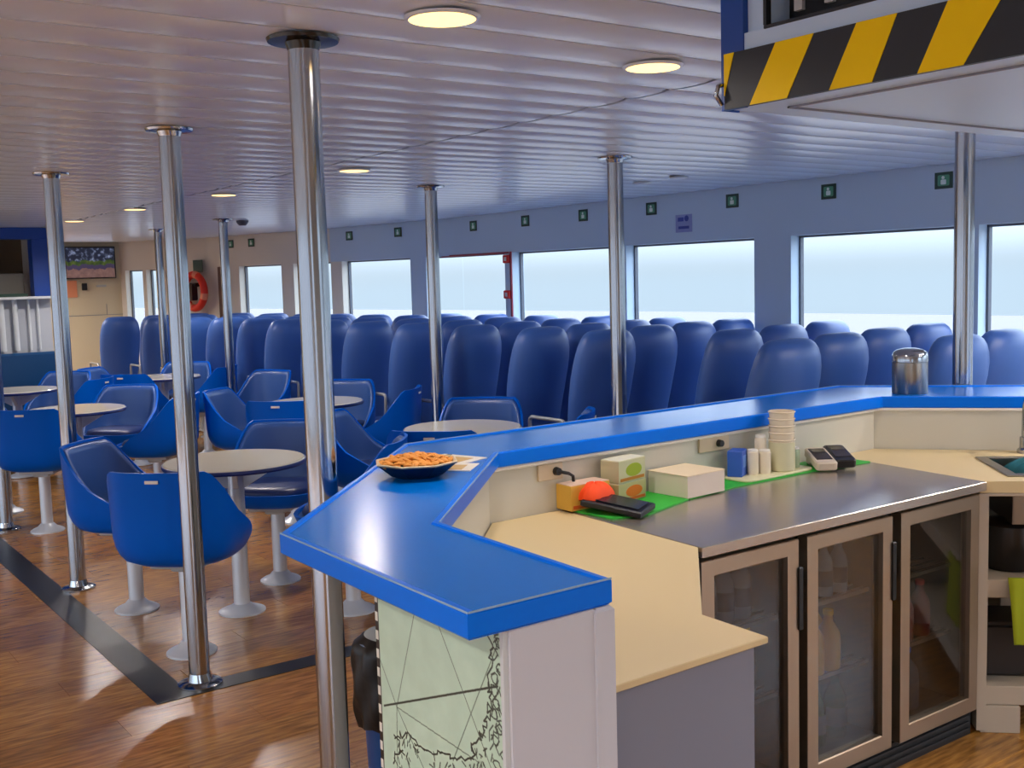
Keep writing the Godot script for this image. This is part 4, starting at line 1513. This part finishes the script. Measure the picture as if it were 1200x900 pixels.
func signs() -> void:
	var face := Basis(Vector3(0, 0, 1), Vector3.UP, Vector3(-1, 0, 0))
	var zs := [-3.762, -4.579, -5.405, -6.229, -7.041, -7.838, -8.655]
	var where := ["by the pole under the striped cabinet", "second from the striped cabinet", "third from the right, above a pier", "fourth from the right, beside the blue sticker", "fifth from the right, beside a chrome pole", "sixth from the right", "seventh from the right, by a chrome pole"]
	for i in zs.size():
		sign_plate(Vector3(5.868, 2.045, zs[i]), face, "small green sign above the windows, %s" % where[i])
	for s in [[5.735, -9.83, 1, "eighth from the right"], [5.61, -10.64, 1, "ninth from the right, near the thick pole"], [5.21, -12.34, 2, "tenth from the right, over a bow window"], [5.11, -12.73, 2, "eleventh from the right, nearest the bow"]]:
		var k: int = s[2]
		var d: Vector2 = (WL[k] - WL[k + 1]).normalized()
		var b := Basis(Vector3(d.x, 0, d.y), Vector3.UP, Vector3(d.x, 0, d.y).cross(Vector3.UP))
		var z: float = s[1]
		sign_plate(Vector3(wall_x(z), 2.045, z) + b.z * 0.004, b, "small green sign above the windows, %s" % s[3])
	# blue sticker of a lifejacket notice
	var t := thing("blue_sticker", "small blue and white sticker above the wide window", "sticker", Vector3(5.868, 1.915, -5.885))
	t.basis = face
	var mb := MB.new()
	mb.box(Vector3(0, 0, 0.001), Vector3(0.17, 0.13, 0.002))
	part(t, "sheet", mb, mat(Color(0.56, 0.60, 0.78), 0.4))
	mb = MB.new()
	mb.lathe([Vector2(0, 0), Vector2(0.022, 0), Vector2(0.022, 0.001), Vector2(0, 0.001)], 14, Transform3D(Basis(Vector3.RIGHT, PI / 2), Vector3(0.03, 0.035, 0.002)))
	mb.box(Vector3(-0.03, 0.03, 0.0025), Vector3(0.06, 0.03, 0.001))
	mb.box(Vector3(0.0, -0.03, 0.0025), Vector3(0.11, 0.02, 0.001))
	part(t, "print", mb, mat(Color(0.22, 0.28, 0.60), 0.4))

func bar_things() -> void:
	# steel canister
	var t := thing("steel_canister", "brushed steel canister with a domed lid on the bar", "canister", Vector3(3.835, 1.05, -2.60))
	var mb := MB.new()
	mb.lathe([Vector2(0, 0), Vector2(0.066, 0), Vector2(0.068, 0.004), Vector2(0.068, 0.125), Vector2(0, 0.125)], 32)
	part(t, "body", mb, M.steel)
	mb = MB.new()
	mb.lathe([Vector2(0.06, 0.126), Vector2(0.069, 0.127), Vector2(0.069, 0.150), Vector2(0.064, 0.163), Vector2(0.05, 0.173), Vector2(0.025, 0.179), Vector2(0, 0.18)], 32, Transform3D(), 50)
	part(t, "lid", mb, M.chrome)
	# eight-sided dish full of orange snacks
	t = thing("snack_dish", "eight-sided dish heaped with orange snacks on the bar corner", "dish", Vector3(1.435, 1.05, -2.41), 0.3)
	mb = MB.new()
	var rings := []
	for r in [[0.058, 0.002], [0.070, 0.006], [0.105, 0.034], [0.110, 0.036], [0.106, 0.040], [0.095, 0.034], [0.06, 0.012], [0.02, 0.010]]:
		var ring := PackedVector3Array()
		for i in 8:
			var a := TAU * (i + 0.5) / 8
			ring.append(Vector3(cos(a) * r[0], r[1], sin(a) * r[0]))
		rings.append(ring)
	mb.loft(rings, [-1])
	part(t, "bowl", mb, mat(Color(0.05, 0.12, 0.24), 0.3))
	mb = MB.new()
	rings = []
	for r in [[0.109, 0.037], [0.111, 0.040], [0.107, 0.042], [0.101, 0.039]]:
		var ring := PackedVector3Array()
		for i in 8:
			var a := TAU * (i + 0.5) / 8
			ring.append(Vector3(cos(a) * r[0], r[1], sin(a) * r[0]))
		rings.append(ring)
	mb.loft(rings, [-1], false, false)
	part(t, "rim", mb, mat(Color(0.85, 0.76, 0.60), 0.4))
	var snack := MB.new()
	var r2 := RandomNumberGenerator.new()
	r2.seed = 4
	for i in 150:
		var a := r2.randf() * TAU
		var rad := sqrt(r2.randf()) * 0.09
		var y := 0.034 + 0.018 * (1.0 - pow(rad / 0.09, 2.0)) + r2.randf_range(-0.003, 0.003)
		var tr := Transform3D(Basis.from_euler(Vector3(r2.randf_range(-0.5, 0.5), r2.randf() * TAU, r2.randf_range(-0.5, 0.5))), Vector3(cos(a) * rad, y, sin(a) * rad))
		snack.lathe([Vector2(0, -0.003), Vector2(0.010, -0.003), Vector2(0.012, 0.0), Vector2(0.010, 0.003), Vector2(0, 0.004)], 7, tr, 80)
	var sn := part(t, "snacks", snack, mat(Color(0.90, 0.60, 0.26), 0.6))
	sn.set_meta("kind", "stuff")
	# folded leaflets beside it
	for s in [[1.645, -2.56, 0.35, "white folded leaflet right of the snack dish, back one"], [1.56, -2.46, 0.75, "white folded leaflet right of the snack dish, front one"]]:
		mb = MB.new()
		mb.box(Vector3(0, 0.0015, 0), Vector3(0.11, 0.003, 0.15), 0.0005)
		var t2 := thing("leaflet", s[3], "leaflet", Vector3(s[0], 1.05, s[1]), s[2])
		part(t2, "sheet", mb, M.paper)
		mb = MB.new()
		mb.box(Vector3(-0.01, 0.0034, 0.02), Vector3(0.07, 0.0008, 0.06))
		part(t2, "picture", mb, mat(Color(0.80, 0.66, 0.42), 0.6))
		mb = MB.new()
		mb.box(Vector3(0.035, 0.0034, -0.05), Vector3(0.03, 0.0008, 0.016))
		part(t2, "print", mb, M.dark)
	# litter bin with a black bag against the outside of the bar
	t = thing("litter_bin", "blue litter bin lined with a black bag under the bar overhang", "bin", Vector3(1.478, 0, -2.625))
	mb = MB.new()
	mb.lathe([Vector2(0, 0), Vector2(0.085, 0), Vector2(0.105, 0.55), Vector2(0.11, 0.56), Vector2(0.10, 0.56), Vector2(0.08, 0.01), Vector2(0, 0.01)], 28)
	part(t, "bucket", mb, mat(Color(0.02, 0.28, 0.52), 0.4))
	mb = MB.new()
	rings = []
	for i in 12:
		var f := i / 11.0
		var ring := PackedVector3Array()
		for j in 36:
			var a := TAU * j / 36
			var rad := 0.116 + 0.010 * sin(f * 3.0) + 0.006 * sin(a * 7 + f * 9.0) + 0.004 * sin(a * 13 - f * 5.0)
			if i == 11:
				rad = 0.09
			ring.append(Vector3(cos(a) * rad, 0.325 + 0.25 * f + 0.008 * sin(a * 5) * (1.0 - f), sin(a) * rad))
		rings.append(ring)
	mb.loft(rings, [1])
	part(t, "bag", mb, mat(Color(0.02, 0.02, 0.022), 0.45), "crumpled black bag")

func tea_box(at: Vector3, turn: float, s: Vector3, side: Color, top: Color, patch: Color, label: String) -> void:
	var t := thing("tea_box", label, "box", at, turn)
	var mb := MB.new()
	mb.box(Vector3(0, s.y / 2, 0), s, 0.001)
	part(t, "carton", mb, mat(side, 0.6))
	mb = MB.new()
	mb.box(Vector3(0, s.y + 0.001, 0), Vector3(s.x * 0.98, 0.002, s.z * 0.98))
	part(t, "lid", mb, mat(top, 0.6))
	mb = MB.new()
	mb.prism(superell(s.x * 0.30, s.y * 0.30, 2.0, 18), 0, 0.001, 0.0, Transform3D(Basis(Vector3.RIGHT, PI / 2), Vector3(s.x * 0.06, s.y * 0.52, s.z / 2)))
	part(t, "picture", mb, mat(patch, 0.6))
	mb = MB.new()
	mb.box(Vector3(0.0, s.y * 0.14, s.z / 2 + 0.0006), Vector3(s.x * 0.9, s.y * 0.14, 0.001))
	part(t, "band", mb, mat(patch.lerp(Color(0.8, 0.3, 0.05), 0.6), 0.6))

func worktop_things() -> void:
	var y := 0.851
	# green mats along the wall
	for s in [[PackedVector2Array([Vector2(2.03, -2.535), Vector2(2.045, -2.35), Vector2(2.16, -2.325), Vector2(2.40, -2.40), Vector2(2.40, -2.575)]), "bright green mat at the left end of the steel top"], [PackedVector2Array([Vector2(2.405, -2.40), Vector2(2.644, -2.438), Vector2(3.012, -2.445), Vector2(3.34, -2.424), Vector2(3.33, -2.585), Vector2(2.405, -2.572)]), "long green mat along the bar wall under the cups"]]:
		var mb := MB.new()
		mb.prism(s[0], y, y + 0.005, 0.001)
		single("green_mat", mb, M.green, s[1], "mat")
	y = 0.856
	# white carton
	var t := thing("white_carton", "plain white cardboard carton on the green mat", "box", Vector3(2.475, y, -2.485), 0.06)
	var mb := MB.new()
	mb.box(Vector3(0, 0.034, 0), Vector3(0.175, 0.068, 0.165), 0.0015)
	part(t, "carton", mb, mat(Color(0.88, 0.82, 0.76), 0.6))
	mb = MB.new()
	mb.box(Vector3(0, 0.0695, 0), Vector3(0.178, 0.003, 0.168), 0.001)
	part(t, "lid", mb, mat(Color(0.92, 0.84, 0.70), 0.6))
	# tea boxes
	tea_box(Vector3(2.085, 0.857, -2.53), 0.0, Vector3(0.15, 0.075, 0.07), Color(0.84, 0.66, 0.26), Color(0.86, 0.74, 0.66), Color(0.80, 0.42, 0.12), "yellow and cream tea box left of the orange cloth")
	tea_box(Vector3(2.245, 0.857, -2.528), 0.2, Vector3(0.14, 0.058, 0.07), Color(0.72, 0.68, 0.48), Color(0.85, 0.82, 0.7), Color(0.85, 0.42, 0.05), "lower tea box of the stack by the white carton")
	tea_box(Vector3(2.245, 0.918, -2.528), 0.2, Vector3(0.135, 0.068, 0.07), Color(0.78, 0.76, 0.60), Color(0.85, 0.84, 0.74), Color(0.60, 0.66, 0.06), "upper tea box with a green picture, on top of another")
	# orange cloth and the black folder it lies behind
	mb = MB.new()
	var rings := []
	for i in 8:
		var f := i / 7.0
		var ring := PackedVector3Array()
		for j in 24:
			var a := TAU * j / 24
			var rad := 0.050 * cos(f * PI / 2.15) * (1.0 + 0.16 * sin(3 * a + 1.0) + 0.07 * sin(7 * a + f * 4))
			ring.append(Vector3(cos(a) * rad * 1.15, 0.05 * sin(f * PI / 2) + 0.004 * sin(6 * a), sin(a) * rad * 0.8))
		rings.append(ring)
	mb.loft(rings, [1])
	single("orange_cloth", mb, M.orange, "crumpled bright orange cloth behind the black folder", "cloth", Vector3(2.085, 0.888, -2.475))
	t = thing("black_folder", "black bill folder lying aslant on the green mat", "folder", Vector3(2.11, 0.858, -2.41), 0.45)
	mb = MB.new()
	mb.box(Vector3(0, 0.013, 0.005), Vector3(0.115, 0.020, 0.19), 0.004, Transform3D(Basis(Vector3.RIGHT, 0.13) * Basis(Vector3.BACK, 0.06), Vector3(0.0, 0.008, 0)))
	part(t, "cover", mb, mat(Color(0.05, 0.06, 0.10), 0.35))
	mb = MB.new()
	mb.box(Vector3(0.0, 0.0255, 0.005), Vector3(0.08, 0.003, 0.16), 0.001, Transform3D(Basis(Vector3.RIGHT, 0.13) * Basis(Vector3.BACK, 0.06), Vector3(0.0, 0.008, 0)))
	part(t, "panel", mb, mat(Color(0.09, 0.09, 0.16), 0.25))
	# sockets on the bar wall
	for s in [[1.985, 0.972, -2.566, "black plug and cable in the wall under the bar corner"], [2.70, 0.975, -2.584, "socket plate with a dark plug above the white carton"]]:
		var q := thing("wall_socket", s[3], "socket", Vector3(s[0], s[1], s[2]))
		mb = MB.new()
		mb.box(Vector3(0, 0, 0.004), Vector3(0.14 if s[0] > 2.5 else 0.09, 0.05, 0.008), 0.002)
		part(q, "plate", mb, mat(Color(0.78, 0.70, 0.58), 0.4))
		mb = MB.new()
		mb.lathe([Vector2(0, 0.008), Vector2(0.013, 0.008), Vector2(0.011, 0.024), Vector2(0, 0.025)], 14, Transform3D(Basis(Vector3.RIGHT, PI / 2), Vector3(0.02, 0, 0)))
		if s[0] < 2.5:
			mb.tube([Vector3(0.02, 0, 0.022), Vector3(0.05, -0.008, 0.03), Vector3(0.075, -0.02, 0.02), Vector3(0.09, -0.10, 0.01)], 0.005, 8)
		part(q, "plug", mb, M.black)
	# tray with cups and small pots
	t = thing("cup_tray", "pale plastic tray under the cups on the long green mat", "tray", Vector3(2.89, y, -2.505), 0.03)
	mb = MB.new()
	mb.prism(rrect(0.36, 0.115, 0.03), 0.0, 0.008, 0.002)
	part(t, "base", mb, mat(Color(0.86, 0.84, 0.68), 0.4))
	var yy := y + 0.008
	t = thing("cup_stack", "tall stack of clear plastic cups in a holder", "cups", Vector3(2.95, yy, -2.50))
	mb = MB.new()
	mb.lathe([Vector2(0, 0), Vector2(0.042, 0), Vector2(0.045, 0.004), Vector2(0.045, 0.10), Vector2(0.042, 0.10), Vector2(0.042, 0.006), Vector2(0, 0.006)], 24)
	part(t, "holder", mb, mat(Color(0.80, 0.78, 0.64), 0.3))
	for i in 5:
		mb = MB.new()
		var b := 0.02 + i * 0.024
		mb.lathe([Vector2(0, b), Vector2(0.031, b), Vector2(0.044, b + 0.085), Vector2(0.047, b + 0.087), Vector2(0.044, b + 0.090), Vector2(0.03, b + 0.004), Vector2(0, b + 0.004)], 24)
		part(t, "cup", mb, mat(Color(0.88, 0.82, 0.72), 0.25))
	t = thing("blue_carton", "small blue carton at the left end of the cup tray", "box", Vector3(2.765, y + 0.008, -2.535), 0.5)
	mb = MB.new()
	mb.box(Vector3(0, 0.044, 0), Vector3(0.07, 0.088, 0.05), 0.002)
	part(t, "carton", mb, mat(Color(0.16, 0.34, 0.72), 0.5))
	mb = MB.new()
	mb.box(Vector3(0.0, 0.05, 0.0255), Vector3(0.045, 0.04, 0.001))
	part(t, "print", mb, mat(Color(0.35, 0.52, 0.80), 0.5))
	var pots := [[2.82, -2.515, 0.020, 0.085, "white sugar pot beside the blue carton"], [2.862, -2.50, 0.021, 0.082, "second white pot left of the cup stack"], [2.888, -2.54, 0.020, 0.125, "tall white dispenser pot behind the cup stack"], [3.02, -2.51, 0.024, 0.07, "greenish clear pot right of the cup stack"]]
	for s in pots:
		t = thing("small_pot", s[4], "pot", Vector3(s[0], yy, s[1]))
		mb = MB.new()
		mb.lathe([Vector2(0, 0), Vector2(s[2] * 0.92, 0), Vector2(s[2], s[3] * 0.1), Vector2(s[2], s[3] * 0.88), Vector2(s[2] * 0.8, s[3] * 0.93), Vector2(0, s[3] * 0.94)], 20)
		part(t, "body", mb, mat(Color(0.88, 0.83, 0.74), 0.35) if s[0] < 3 else mat(Color(0.62, 0.68, 0.56), 0.2))
		mb = MB.new()
		mb.lathe([Vector2(0, s[3] * 0.93), Vector2(s[2] * 0.9, s[3] * 0.93), Vector2(s[2] * 0.85, s[3]), Vector2(0, s[3])], 20)
		part(t, "lid", mb, M.paper)
	# two card readers
	for s in [[3.125, -2.475, -0.62, true, "pale card reader with a dark keypad at the end of the green mat"], [3.215, -2.465, -0.62, false, "black card reader beside the pale one"]]:
		t = thing("card_reader", s[4], "card reader", Vector3(s[0], y, s[1]), s[2])
		var tilt := Transform3D(Basis(Vector3.RIGHT, 0.17), Vector3(0, 0.014, 0))
		mb = MB.new()
		mb.prism(rrect(0.075, 0.17, 0.014), 0.0, 0.03, 0.004, tilt)
		mb.box(Vector3(0, 0.012, -0.05), Vector3(0.06, 0.022, 0.05), 0.004)
		part(t, "case", mb, mat(Color(0.80, 0.74, 0.66), 0.4) if s[3] else mat(Color(0.10, 0.09, 0.09), 0.4))
		mb = MB.new()
		mb.box(Vector3(0, 0.0305, -0.008), Vector3(0.056, 0.003, 0.115), 0.001, tilt)
		part(t, "keypad", mb, mat(Color(0.16, 0.11, 0.08), 0.4))
		mb = MB.new()
		mb.box(Vector3(0, 0.0325, -0.04), Vector3(0.046, 0.002, 0.035), 0.0, tilt)
		part(t, "screen", mb, mat(Color(0.35, 0.33, 0.28), 0.2))
